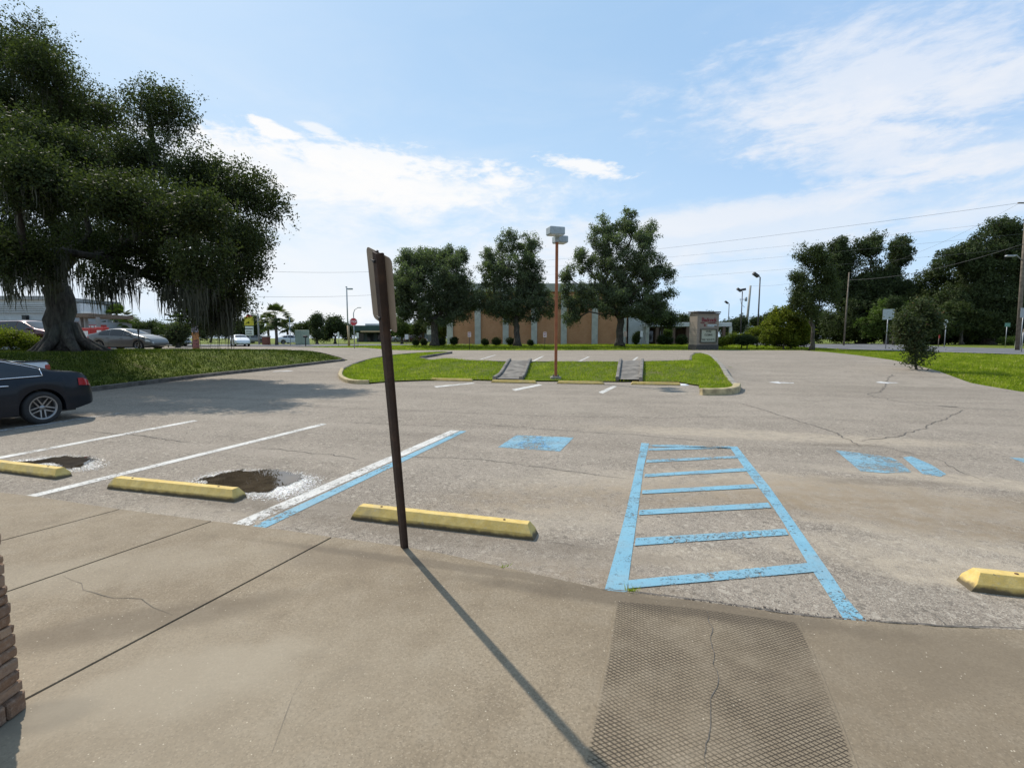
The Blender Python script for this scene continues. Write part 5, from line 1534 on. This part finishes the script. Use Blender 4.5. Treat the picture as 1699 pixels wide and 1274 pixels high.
def slim_lamp(px, Y, top, label, two=False, lean=0.0):
    p = base_at(px, Y, -.05); root = empty('slim_lamp', p, 0, label, 'lamp pole', 'slim dark floodlight poles'); z = zpx(top, Y) - p.z; k = Y / F
    m = MB(); m.tube([(0, 0, 0), (0, 0, z * .5), (0, 0, z)], [.10, .085, .07], 10); m.build('pole', M_darkpole, root)
    m = MB(); m.tube([(0, 0, z - .05), (-.15, 0, z + .15), (-.4, 0, z + .22)], .05, 8); m.build('arm', M_darkpole, root)
    m = MB(); MM = Matrix.Translation((-.55, 0, z + .28)) @ Matrix.Rotation(radians(35), 4, 'Y')
    m.box((0, 0, 0), (.75, .45, .3)); m.v = [tuple(MM @ Vector(q)) for q in m.v]; m.build('lamp_head', M_darkpole, root)
    if two:
        m = MB(); MM = Matrix.Translation((.1, 0, z + .32)) @ Matrix.Rotation(radians(-10), 4, 'Y')
        m.box((0, 0, 0), (.7, .5, .35)); m.v = [tuple(MM @ Vector(q)) for q in m.v]; m.build('lamp_head', M_darkpole, root)
slim_lamp(1256, 60, 460, 'tallest slim dark floodlight pole behind the clipped hedge')
slim_lamp(1228, 78, 484, 'slim dark floodlight pole with a double head, middle of the three', True)
slim_lamp(1207, 100, 504, 'shortest slim dark floodlight pole just right of the store sign')
p = base_at(578, 60, -.05); root = empty('double_lamp', p, 0, 'tall grey light pole with a box head behind the stop sign', 'lamp pole'); z = zpx(478, 60) - p.z
m = MB(); m.tube([(0, 0, 2.6), (0, 0, z)], .075, 10); m.build('pole', M_greymetal, root)
m = MB(); m.tube([(.08, 0, 0), (.04, 0, 2.6)], .14, 10); m.build('lower_pole', M_tan, root)
shoebox(root, (.42, 0, z - .1), (.62, .3, .16)); m = MB(); m.bbox((-.02, 0, z + .12), (.18, .18, .16), .03); m.build('photocell', M_greymetal, root)
p = base_at(588, 96, -.05); root = empty('street_light', p, 0, 'thin far street light with a curved arm above the stop sign', 'street light'); z = zpx(520, 96) - p.z
m = MB(); m.tube([(0, 0, 0), (0, 0, z), (.25, 0, z + .7), (.9, 0, z + 1.1)], [.12, .09, .07, .05], 8); m.build('pole', M_greymetal, root)
m = MB(); m.bbox((1.2, 0, z + 1.12), (.7, .25, .14), .04); m.build('lamp_head', M_greymetal, root)
p = base_at(430, 74, -.05); root = empty('grey_pole', p, 0, 'plain grey pole right of the petrol price sign', 'pole'); m = MB(); m.tube([(0, 0, 0), (0, 0, zpx(520, 74) - p.z)], .13, 8); m.build('shaft', M_concpole, root)
p = base_at(482, 66, -.05); root = empty('grey_pole', p, 0, 'thin pole between largest palm and utility cabinet', 'pole'); m = MB(); m.tube([(0, 0, 0), (0, 0, zpx(526, 66) - p.z)], .05, 8); m.build('shaft', M_greymetal, root)
p = base_at(324, 62, -.05); root = empty('wooden_pole', p, 0, 'thin dark utility pole rising into the oak beside the banner', 'utility pole'); m = MB(); m.tube([(0, 0, 0), (-.3, 0, zpx(430, 62) - p.z)], .13, 8); m.build('shaft', M_wood, root)
p = base_at(1400, 60, -.05); root = empty('utility_pole', p, 0, 'slim pale utility pole before the tall dark oak', 'utility pole'); zP = zpx(452, 60)
m = MB(); m.tube([(0, 0, 0), (.1, 0, zP - p.z)], [.10, .07], 10); m.build('shaft', M_wood, root); pA = Vector((p.x + .1, 60, zP))
p = base_at(1236, 100, -.05); root = empty('utility_pole', p, 0, 'thick grey utility pole with transformer behind the hedge', 'utility pole'); zQ = zpx(474, 100)
m = MB(); m.tube([(0, 0, 0), (.6, 0, zQ - p.z)], [.28, .2], 10); m.build('shaft', M_concpole, root)
m = MB(); m.lathe([(0, 0), (.22, 0), (.22, .8), (0, .85)], 12, Matrix.Translation((-.35, -.3, zpx(500, 100) - p.z))); m.build('transformer', M_greymetal, root)
m = MB(); m.box((-.8, -.2, zpx(497, 100) - p.z), (1.6, .1, .1)); m.tube([(-1.5, -.2, zpx(495, 100) - p.z), (-1.2, -.2, zpx(505, 100) - p.z), (-.5, -.2, zpx(510, 100) - p.z)], .04, 5); m.build('crossarm', M_metal, root)
pQ = Vector((p.x + .6, 100, zQ))
# leaning roadside pole at the right edge
p = base_at(1689, 42, -.05); top = W(1705, 325, 42); root = empty('utility_pole', p, 0, 'leaning wooden utility pole with street lamp arm at the right photo edge', 'utility pole')
t_ = top - p; m = MB(); m.tube([(0, 0, 0), tuple(t_ * .5), tuple(t_)], [.17, .14, .11], 12); m.build('shaft', M_wood, root)
la = W(1676, 425, 42) - p; lb = W(1696, 432, 42) - p
m = MB(); m.tube([tuple(lb), tuple(lb.lerp(la, .5) + Vector((0, 0, .25))), tuple(la + Vector((.3, 0, .05)))], .04, 8); m.build('lamp_arm', M_metal, root)
m = MB(); m.bbox(tuple(la), (.75, .3, .14), .05); m.build('lamp_head', M_metal, root)
ca = W(1691, 337, 42) - p; m = MB(); m.box(tuple(ca + Vector((.5, 0, 0))), (1.2, .1, .1)); m.build('crossarm', M_wood, root)
# far pole hidden in the tallest street tree carries the wires on
pf = base_at(1000, 96, -.05)
def wire(a, b, sag, label, r=.012):
    r = r * .65
    pts = [Vector(a).lerp(Vector(b), i / 24) - Vector((0, 0, sag * 4 * (i / 24) * (1 - i / 24))) for i in range(25)]
    m = MB(); m.tube(pts, r, 5); o = m.build('overhead_wire', M_wire); tag(o, label, 'wire', 'overhead wires')
zz = lambda px, py, Y: W(px, py, Y)
wire(zz(1692, 337, 42), zz(700, 446, 110), .9, 'highest overhead wire crossing the sky to the right pole', .018)
wire(zz(1694, 366, 42), zz(700, 452, 110), .9, 'second overhead wire from the top')
wire(zz(1696, 388, 42), zz(700, 464, 110), .8, 'third overhead wire from the top')
wire(zz(1697, 412, 42), zz(700, 483, 110), .7, 'lowest long overhead wire over the store sign')
wire(zz(1692, 337, 42), pA - Vector((0, 0, .1)), .8, 'steep overhead wire to the slim pale pole')
wire(zz(1697, 405, 42), pA - Vector((0, 0, .9)), .7, 'lower service wire crossing the big dark trees', .022)
wire(zz(700, 446, 110), zz(300, 443, 70), .8, 'far overhead wire between the oak and the trees, upper', .03)
wire(zz(700, 483, 110), zz(300, 488, 70), .8, 'far overhead wire between the oak and the trees, lower', .03)
wire(pQ, zz(1390, 452, 60), .6, 'short wire between thick grey pole and slim pale pole', .02)

# ================================================================ vehicles
def make_car(name, label, paint, loc, rz, p, cat='car', glassm=None, details=True):
    """local x forward, y left"""
    L, Wd, WB, R_ = p['L'], p['W'], p['WB'], p['R']
    fx = p.get('fx', WB / 2); rx = fx - WB
    root = empty(name, loc, rz, label, cat)
    top, belt = p['top'], p['belt']
    ra_ = R_ + .055
    xs = list(np.linspace(-L / 2, L / 2, 70))
    for xw in (fx, rx): xs = [x for x in xs if abs(x - xw) > ra_ + .02] + [xw + ra_ * sin(t) for t in np.linspace(-pi / 2, pi / 2, 25)] + [xw - ra_ - .006, xw + ra_ + .006]
    xs = np.array(sorted(xs)); N = len(xs)
    zt = np.interp(xs, [a * L / 2 for a, _ in top], [b for _, b in top]); zb_ = np.interp(xs, [a * L / 2 for a, _ in belt], [b for _, b in belt])
    for _ in range(4):
        zt[1:-1] = (zt[:-2] + 2 * zt[1:-1] + zt[2:]) / 4; zb_[1:-1] = (zb_[:-2] + 2 * zb_[1:-1] + zb_[2:]) / 4
    zb_ = np.minimum(zb_, zt - .012)
    q = np.abs(xs) / (L / 2)
    hw = Wd / 2 * (1 - .16 * np.clip((q - .62) / .38, 0, 1) ** 2.2 - .10 * np.clip((q - .93) / .07, 0, 1) ** 2)
    sill = .2 + .10 * np.clip((q - .8) / .2, 0, 1)
    def sec(i):
        w, b, t, s0 = hw[i], zb_[i], zt[i], sill[i]; ch = t - b
        wr = w * .92 - min(.30, ch * .42)
        A = s0 + .04
        for xw in (fx, rx):
            if abs(xs[i] - xw) < ra_ + 1e-6: A = max(A, min(R_ + sqrt(max(0, ra_ ** 2 - (xs[i] - xw) ** 2)), b - .07))
        return [(0, s0), (w * .62, s0), (w * .64, A + .002), (w * .985, A), (w * 1.0, A + (b - A) * .30), (w * 1.0, A + (b - A) * .62), (w * .975, b - .05 * min(1, (b - A) * 4)), (w * .93, b),
                (w * .93 * .45 + wr * .55 + .012, b + ch * .5), (wr, max(b + .004, t - min(.06, ch * .25))), (wr * .78, t - min(.018, ch * .1)), (wr * .4, t - .003), (0, t)]
    S = [sec(i) for i in range(N)]; K = len(S[0])
    vs = []; 
    for i in range(N):
        for y, z in S[i]: vs.append((xs[i], y, z))
        for y, z in S[i][-2:0:-1]: vs.append((xs[i], -y, z))
    M_ = 2 * K - 2; fs = []
    for i in range(N - 1):
        for k in range(M_): fs.append((i * M_ + k, (i + 1) * M_ + k, (i + 1) * M_ + (k + 1) % M_, i * M_ + (k + 1) % M_))
    fs.append(tuple(range(M_))); fs.append(tuple((N - 1) * M_ + k for k in range(M_ - 1, -1, -1)))
    m = MB(); m.add(vs, fs, True); body = m.build('body', paint, root)
    nm = body.data
    # sharp edges at wells
    bm = bmesh.new(); bm.from_mesh(nm)
    for e in bm.edges:
        if len(e.link_faces) == 2 and e.calc_face_angle(0) > radians(38): e.smooth = False
    for f in bm.faces: f.smooth = True; f.material_index = 0
    bm.to_mesh(nm); bm.free()
    def yat(x, z):
        i = int(np.argmin(np.abs(xs - x))); pts = S[i]
        for a, b in zip(pts[3:], pts[4:]):
            if a[1] <= z <= b[1] and b[1] > a[1]: return a[0] + (b[0] - a[0]) * (z - a[1]) / (b[1] - a[1])
        return pts[-4][0]
    _y = yat
    def yat(x, z):
        i = int(np.clip(np.searchsorted(xs, x) - 1, 0, N - 2)); t = (x - xs[i]) / max(1e-6, xs[i + 1] - xs[i]); t = min(1, max(0, t))
        return _y(xs[i], z) * (1 - t) + _y(xs[i + 1], z) * t
    zT = lambda x: float(np.interp(x, xs, zt)); zB = lambda x: float(np.interp(x, xs, zb_))
    gm = glassm or M_glass
    for s_ in (-1, 1):
        for (xa, xb) in p['panes']:
            m = MB(); n = 14; rows = 5; up = []; 
            for i in range(n + 1):
                x = xa + (xb - xa) * i / n; lo = zB(x) + .035
                hi = max(lo + .004, min(p['ghi'](x, zT(x)), zT(x) - .085))
                for k in range(rows): 
                    z = lo + (hi - lo) * k / (rows - 1); up.append((x, s_ * (yat(x, z) + .010), z))
            m.add(up, [(i * rows + k, (i + 1) * rows + k, (i + 1) * rows + k + 1, i * rows + k + 1) for i in range(n) for k in range(rows - 1)], True)
            m.build('side_window', gm, root, recalc=False)
        if p.get('chrome'):
            xa, xb = p['panes'][0][0] if p['panes'][0][0] < p['panes'][-1][0] else p['panes'][-1][0], max(b for _, b in p['panes'])
            lo = []; hi = []
            for i in range(29):
                x = xa - .03 + (xb - xa + .06) * i / 28; l_ = zB(x) + .02; h_ = max(l_ + .002, min(p['ghi'](x, zT(x)), zT(x) - .085) + .015)
                lo.append((x, s_ * (yat(x, l_) + .012), l_)); hi.append((x, s_ * (yat(x, h_) + .012), h_))
            m = MB(); m.tube(lo, .011, 6); m.tube(hi, .009, 6); m.tube([lo[0], hi[0]], .011, 6); m.build('window_trim', M_chrome, root)
    for nm_, (xa, xb) in (('windscreen', p['ws']), ('rear_window', p['rw'])):
        if xa is None: continue
        m = MB(); n = 10; c_ = 9; vs_ = []
        for i in range(n + 1):
            x = xa + (xb - xa) * i / n; j = int(np.argmin(np.abs(xs - x))); sc = S[j]
            yw = sc[9][0] * .93
            for k in range(c_):
                y = -yw + 2 * yw * k / (c_ - 1); ay = abs(y)
                z = np.interp(ay, [0, sc[11][0], sc[10][0], sc[9][0]], [sc[12][1], sc[11][1], sc[10][1], sc[9][1]]) + (zT(x) - sc[12][1]) + .012
                vs_.append((x, y, z))
        m.add(vs_, [(i * c_ + k, (i + 1) * c_ + k, (i + 1) * c_ + k + 1, i * c_ + k + 1) for i in range(n) for k in range(c_ - 1)], True)
        m.build(nm_, gm, root, recalc=False)
    # lamps on the corners
    def patch(nm_, x0, x1, z0f, z1f, mt, s_):
        m = MB(); n = 8; vs_ = []
        for i in range(n + 1):
            x = x0 + (x1 - x0) * i / n
            for k in range(5):
                z = z0f(x) + (z1f(x) - z0f(x)) * k / 4; vs_.append((x, s_ * (yat(x, z) + .012), z))
        m.add(vs_, [(i * 5 + k, (i + 1) * 5 + k, (i + 1) * 5 + k + 1, i * 5 + k + 1) for i in range(n) for k in range(4)], True)
        return m.build(nm_, mt, root, recalc=False)
    for s_ in (-1, 1):
        patch('tail_lamp', -L / 2 + .015, -L / 2 + p.get('tl', .36), lambda x: zB(-L / 2 + .3) - .25 + .10 * (x + L / 2), lambda x: zB(x) - .05 - .05 * (x + L / 2), M_red, s_)
        patch('headlight', L / 2 - .42, L / 2 - .015, lambda x: zB(L / 2 - .3) - .2, lambda x: zB(x) - .04, M_lens, s_)
        if details:
            for xh in p['handles']:
                z = zB(xh) - .12; m = MB(); m.tube([(xh - .1, s_ * (yat(xh, z) + .005), z), (xh - .08, s_ * (yat(xh, z) + .04), z), (xh + .08, s_ * (yat(xh, z) + .04), z + .004), (xh + .1, s_ * (yat(xh, z) + .005), z)], .012, 6); m.build('door_handle', M_chrome if p.get('chrome') else paint, root)
            xm = p['mirror']; z = zB(xm) + .08; m = MB(); m.bbox((xm, s_ * (Wd / 2 + .08), z), (.12, .2, .13), .035); m.tube([(xm, s_ * (Wd / 2 - .1), z - .05), (xm, s_ * (Wd / 2 + .04), z - .03)], .02, 6); m.build('wing_mirror', paint, root)
            for xd in p['seams']:
                m = MB(); pts = []
                for k in range(7):
                    z = .3 + (zB(xd) - .3) * k / 6; pts.append((xd, s_ * (yat(xd, z) + .0015), z))
                m.tube(pts, .004, 4, False); m.build('door_seam', M_black, root)
    # bumper strips and plate
    m = MB(); m.bbox((-L / 2 - .004, 0, .55), (.02, .34, .12), .004); m.build('number_plate', M_whitep, root)
    m = MB(); m.box((0, 0, .24), (L * .86, Wd * .72, .1)); m.build('underbody', M_black, root)
    # wheels
    for x in (fx, rx):
        for s_ in (-1, 1):
            hub = empty('wheel', (x, s_ * (Wd / 2 - .115), R_)); hub.parent = root
            RM = Matrix.Rotation(-s_ * pi / 2, 4, 'X'); w2 = .105
            m = MB(); rr_ = R_ * .70
            m.lathe([(rr_, -w2), (R_ * .9, -w2), (R_ - .012, -w2 * .82), (R_, -w2 * .5), (R_, w2 * .5), (R_ - .012, w2 * .82), (R_ * .9, w2), (rr_, w2 * .95), (rr_ - .01, w2 * .6)], 40, RM); m.build('tyre', M_tyre, hub)
            m = MB(); m.lathe([(rr_ + .004, w2 * .96), (rr_ - .018, w2 * .98), (rr_ - .03, w2 * .7), (rr_ - .035, -w2)], 40, RM)
            ns = p.get('spokes', 5)
            for k in range(ns):
                a = 2 * pi * k / ns + .3
                for da in ((-.13, .13) if p.get('twin') else (0,)):
                    wd = .028 if p.get('twin') else .05
                    A_ = Matrix.Rotation(a, 4, 'Z')
                    vs_ = []
                    for (r0_, off, hw_, zz_) in ((.035, da * .25, wd, w2 * .62), (rr_ - .02, da * .55, wd * .62, w2 * .82)):
                        for (yy, z_) in ((-hw_ / 1, 0), (hw_ / 1, 0), (hw_ / 1, -.03), (-hw_ / 1, -.03)): vs_.append(RM @ (A_ @ Vector((r0_, off * (1 if r0_ < .1 else .55) + yy * .5, zz_ + z_))))
                    m.add(vs_, [(0, 1, 5, 4), (1, 2, 6, 5), (2, 3, 7, 6), (3, 0, 4, 7)])
            m.lathe([(0, w2 * .72), (.045, w2 * .70), (.055, w2 * .55)], 16, RM); m.build('rim', M_rim, hub)
            m = MB(); m.lathe([(0, w2 * .1), (rr_ - .02, w2 * .05)], 24, RM); m.build('brake_shadow', M_black, hub)
    return root

sedan = dict(L=4.72, W=1.82, WB=2.84, R=.335, fx=1.50, top=[(-1, .62), (-.985, .93), (-.93, 1.02), (-.80, 1.065), (-.70, 1.10), (-.50, 1.27), (-.30, 1.40), (-.05, 1.45), (.12, 1.42), (.30, 1.26), (.46, 1.03), (.60, .98), (.85, .85), (.97, .70), (1, .5)],
             belt=[(-1, .60), (-.98, .90), (-.9, .965), (-.6, .965), (0, .93), (.4, .92), (.6, .93), (.85, .82), (.97, .68), (1, .48)],
             panes=[(-1.36, -.60), (-.54, .38), (.44, .92)], ghi=lambda x, t: t - .085, ws=(.40, 1.02), rw=(-1.72, -1.02), handles=(-.72, .30), mirror=.92, seams=(-.57, .41), chrome=True, twin=True)
Dv = Vector((.314, .949)); hd = atan2(-.949, -.314)      # nose towards the building
rw = Vector(G0(70, 703))                                  # rear tyre contact nearest the camera
nrm = Vector((.949, -.314))
def car_at(contact, heading, p, side):
    """car whose rear wheel (side=+1 left, -1 right) touches the ground at contact"""
    fw = Vector((cos(heading), sin(heading))); lf = Vector((-fw.y, fw.x)); rx = p.get('fx', p['WB'] / 2) - p['WB']
    c = Vector(contact) - fw * rx - lf * side * (p['W'] / 2 - .11)
    return c
P_dark = car_paint('dark_blue_black_paint', (.006, .009, .014)); P_silver = car_paint('silver_grey_paint', (.11, .11, .105), .5, .35); P_maroon = car_paint('dark_red_paint', (.075, .012, .016), .3); P_white = car_paint('white_car_paint', (.66, .67, .68)); P_grey = car_paint('mid_grey_paint', (.14, .15, .16), .4)
c = car_at(rw, hd, sedan, 1)
blk = make_car('parked_sedan', 'glossy black sedan with chrome window trim parked at the left edge', P_dark, (c.x, c.y, 0), hd, sedan)

# white pickup behind it, only its bed corner shows
def pickup():
    c0 = Vector(W(78, 600, 12.6)[:2]); fw = Vector((cos(hd), sin(hd))); lf = Vector((-fw.y, fw.x))
    L, Wd = 5.4, 1.9; cen = c0 + fw * (L / 2) - lf * (Wd / 2 - .1)
    root = empty('pickup_truck', (cen.x, cen.y, 0), hd, 'white pickup truck mostly hidden behind the black sedan', 'pickup')
    zt = 1.17
    m = MB(); m.bbox((-1.55, 0, .82), (2.3, Wd, .66), .05); m.bbox((1.95, 0, .78), (1.5, Wd, .55), .12); m.bbox((.45, 0, .85), (1.75, Wd, .7), .05); m.build('body', P_white, root)
    for s_ in (-1, 1):
        m = MB(); m.bbox((-1.55, s_ * (Wd / 2 - .04), zt - .005), (2.32, .09, .03), .01); m.build('bed_rail', M_black, root)
        m = MB(); m.bbox((-L / 2 - .01 + .06, s_ * (Wd / 2 - .05), .92), (.12, .13, .3), .02); m.build('tail_lamp', M_red, root)
        m = MB(); m.add([(-.35, s_ * (Wd / 2 - .07), 1.22), (1.15, s_ * (Wd / 2 - .07), 1.22), (.75, s_ * (Wd / 2 - .14), 1.62), (-.3, s_ * (Wd / 2 - .14), 1.62)], [(0, 1, 2, 3)]); m.build('side_window', M_glass, root)
    m = MB(); m.bbox((.3, 0, 1.42), (1.35, Wd - .22, .46), .1); m.build('cab', P_white, root)
    m = MB(); m.box((0, 0, .45), (4.8, 1.5, .25)); m.build('chassis', M_black, root)
    for x in (1.7, -1.65):
        for s_ in (-1, 1):
            h = empty('wheel', (x, s_ * (Wd / 2 - .1), .36)); h.parent = root; RM = Matrix.Rotation(-s_ * pi / 2, 4, 'X')
            m = MB(); m.lathe([(.24, -.11), (.33, -.11), (.36, -.06), (.36, .06), (.33, .12), (.24, .12), (.23, .06)], 28, RM); m.build('tyre', M_tyre, h)
            m = MB(); m.lathe([(.24, .11), (.2, .06), (.06, .08), (0, .08)], 20, RM); m.build('rim', M_rim, h)
pickup()
civic = dict(sedan); civic.update(L=4.65, W=1.76, WB=2.68, R=.32, fx=1.42, chrome=False, twin=False,
    top=[(-1, .6), (-.98, .98), (-.88, 1.08), (-.70, 1.16), (-.45, 1.36), (-.2, 1.45), (.05, 1.44), (.25, 1.30), (.46, 1.08), (.62, 1.0), (.86, .82), (.97, .66), (1, .48)],
    belt=[(-1, .58), (-.97, .95), (-.8, 1.0), (-.4, .95), (.2, .90), (.5, .92), (.7, .88), (.88, .77), (.97, .63), (1, .46)], panes=[(-1.3, -.62), (-.56, .32), (.38, .9)], ws=(.35, 1.05), rw=(-1.75, -1.0), handles=(-.7, .25), mirror=.86, seams=(-.59, .35))
pz = lambda x, y: Hf(x, y)
b = base_at(213, 32.5); make_car('parked_sedan', 'silver grey sedan parked on the upper level right of the oak trunk', P_silver, (b.x, b.y, b.z), radians(-3), civic)
suv = dict(civic); suv.update(L=4.6, W=1.85, R=.35, top=[(-1, .9), (-.98, 1.2), (-.92, 1.5), (-.6, 1.62), (0, 1.66), (.15, 1.6), (.5, 1.18), (.62, 1.12), (.88, .98), (.97, .8), (1, .5)],
    belt=[(-1, .7), (-.95, 1.1), (0, 1.06), (.5, 1.08), (.7, 1.04), (.88, .92), (.97, .76), (1, .48)], panes=[(-1.9, -1.0), (-.94, .0), (.06, .95)], ws=(.36, 1.12), rw=(-2.24, -2.1), handles=(-.5, .4), mirror=.95, seams=(-.97, .03))
b = base_at(52, 27.6); make_car('parked_car', 'dark red car with sloping windscreen parked left of the oak trunk', P_maroon, (b.x, b.y, b.z + .02), radians(-2), suv)
for px, Y, rz, pt, lab in ((282, 62, .1, P_grey, 'far dark grey car right of the silver sedan bonnet'), (398, 62, -.9, P_white, 'far pale car under the hanging moss'), (484, 78, .5, P_white, 'far white car between the largest palm and the cabinet'), (424, 90, 0.0, P_grey, 'far grey car below the petrol price sign'), (690, 100, 0.1, P_maroon, 'far red car beneath the broad round tree'), (668, 104, 0.0, P_grey, 'far blue grey car left of the broad round tree')):
    b = base_at(px, Y); make_car('distant_car', lab, pt, (b.x, b.y, b.z), rz, civic, details=False)

# ================================================================ light, sky, camera
sun_az, sun_el = radians(-44), radians(49)       # azimuth from +Y towards +X
sd = Vector((sin(sun_az) * cos(sun_el), cos(sun_az) * cos(sun_el), sin(sun_el)))
sl = bpy.data.lights.new('sun', 'SUN'); sl.energy = 4.7; sl.angle = radians(.6); sl.color = (1, .93, .83)
so = bpy.data.objects.new('sun', sl); col.objects.link(so); so.rotation_euler = sd.to_track_quat('Z', 'Y').to_euler()

w = bpy.data.worlds.new('World'); scene.world = w; w.use_nodes = True
nt = w.node_tree; nt.nodes.clear()
class WN(NT):
    def __init__(s, t): s.t = t; s.n = t.nodes; s.l = t.links
wn = WN(nt)
outw = nt.nodes.new('ShaderNodeOutputWorld'); bg = nt.nodes.new('ShaderNodeBackground'); bg.inputs[1].default_value = .1
nt.links.new(bg.outputs[0], outw.inputs[0])
sky = nt.nodes.new('ShaderNodeTexSky'); sky.sky_type = 'NISHITA'; sky.sun_disc = False; sky.sun_elevation = sun_el
sky.sun_rotation = sun_az; sky.air_density = 1.0; sky.dust_density = 1.0; sky.ozone_density = 1.5; sky.altitude = 0
tc = nt.nodes.new('ShaderNodeTexCoord'); dirv = tc.outputs['Generated']
o = wn.sep(dirv)
az = wn.math('ARCTAN2', o[0], o[1]); hl = wn.math('SQRT', wn.math('ADD', wn.math('MULTIPLY', o[0], o[0]), wn.math('MULTIPLY', o[1], o[1])))
el = wn.math('DIVIDE', o[2], wn.math('MAXIMUM', hl, .02))
cv = nt.nodes.new('ShaderNodeCombineXYZ'); nt.links.new(wn.math('MULTIPLY', az, 1.0), cv.inputs[0]); nt.links.new(wn.math('MULTIPLY', el, 2.4), cv.inputs[1])
n1 = wn.noise(7, 7, .62, cv.outputs[0], .6); n2 = wn.noise(2.4, 5, .6, cv.outputs[0], .4); n3 = wn.noise(26, 5, .65, cv.outputs[0], .3)
def cloud(px, py, rx, ry, rot=0.0, soft=.9, amp=1.3, fine=.5):
    d = ray(px, py).normalized(); a0 = atan2(d.x, d.y); e0 = d.z / hypot(d.x, d.y)
    r = hypot(px - CX, 561 - py)
    cosa = cos(a0); sx_ = rx / F * cosa * cosa; sy_ = ry / F * cosa
    x = wn.math('SUBTRACT', az, a0); y = wn.math('SUBTRACT', el, e0); c, s_ = cos(rot), sin(rot)
    u = wn.math('ADD', wn.math('MULTIPLY', x, c / sx_), wn.math('MULTIPLY', y, s_ / sx_)); v = wn.math('ADD', wn.math('MULTIPLY', x, -s_ / sy_), wn.math('MULTIPLY', y, c / sy_))
    q = wn.math('SQRT', wn.math('ADD', wn.math('MULTIPLY', u, u), wn.math('MULTIPLY', v, v)))
    q = wn.math('ADD', q, wn.math('MULTIPLY', wn.math('SUBTRACT', n1, .5), amp * 2)); q = wn.math('ADD', q, wn.math('MULTIPLY', wn.math('SUBTRACT', n3, .5), fine * 2))
    return wn.ramp(q, 1 + soft * .5, 1 - soft * .5)
base = nt.nodes.new('ShaderNodeMix'); base.data_type = 'RGBA'
c = sky.outputs[0]
# humid summer haze, whiter towards the horizon
hz = wn.ramp(el, .62, -.02, 0.0, .97); c = wn.mix(hz, c, (8.3, 9.0, 9.6))
c = wn.mix(.68, c, (5.0, 7.7, 10.8))
# whiter near the sun side
sunside = wn.ramp(az, .1, -1.0, 0, .38); c = wn.mix(sunside, c, (7.6, 8.8, 9.8))
deep = wn.math('MULTIPLY', wn.ramp(az, .0, .75), wn.ramp(el, .08, .4)); c = wn.mix(wn.math('MULTIPLY', deep, .62), c, (3.3, 5.5, 9.0))
thin = wn.math('MULTIPLY', wn.ramp(n2, .42, .72, 0, .55), wn.ramp(el, .55, .15, .15, 1)); c = wn.mix(thin, c, (9.0, 9.3, 9.6))
def put(args, k, colr=(10.0, 9.95, 9.9)):
    global c
    c = wn.mix(wn.math('MULTIPLY', cloud(*args), k), c, colr)
put((640, 470, 420, 90, 0, 1.2, .9, .2), .6); put((1150, 395, 330, 45, .05, 1.0, .9, .3), .55, (9.1, 9.2, 9.5))
put((600, 262, 175, 24, -.05, .9, 1.3, 1.0), .85, (10.2, 10.1, 10.0)); put((500, 290, 230, 36, -.05, 1.1, 1.2, .8), .8); put((690, 312, 150, 26, .0, 1.1, 1.3, .9), .7); put((560, 330, 330, 40, .05, 1.3, 1.1, .6), .5)
put((457, 217, 44, 13, -.2, .4, .9, .6), .95); put((528, 214, 30, 8, -.1, .6, 1., .6), .7)
put((966, 276, 60, 12, -.22, .8, 1.0, 1.0), .9); 
put((1440, 140, 250, 75, -.1, 1.5, 1.3, .8), .68, (8.9, 9.15, 9.7)); put((1420, 235, 150, 55, -.35, 1.4, 1.4, .9), .62, (8.9, 9.1, 9.6)); put((1640, 265, 110, 22, .1, .9, 1.1, .6), .6, (8.6, 8.9, 9.5)); put((1640, 150, 120, 40, .1, 1., 1.2, .6), .6, (8.6, 8.9, 9.5)); put((1260, 350, 260, 18, .08, 1., 1., .5), .5, (8.9, 9.1, 9.6)); put((1600, 360, 200, 16, .12, 1., 1., .5), .45, (8.9, 9.1, 9.6))
put((540, 520, 120, 14, 0, .9, 1., .5), .6)
nt.links.new(c, bg.inputs[0])

cam = bpy.data.cameras.new('camera'); co = bpy.data.objects.new('camera', cam); col.objects.link(co); scene.camera = co
cam.sensor_fit = 'HORIZONTAL'; cam.sensor_width = 36; cam.lens = F / 1699 * 36; cam.clip_end = 5000; cam.clip_start = .05
co.location = (0, 0, CAMZ); co.rotation_euler = (radians(90) - PITCH, 0, 0)
scene.view_settings.view_transform = 'Standard'; scene.view_settings.look = 'None'; scene.view_settings.exposure = 0; scene.view_settings.gamma = 1
scene.render.engine = 'CYCLES'; scene.cycles.max_bounces = 6; scene.cycles.transparent_max_bounces = 12
scene.cycles.use_denoising = True
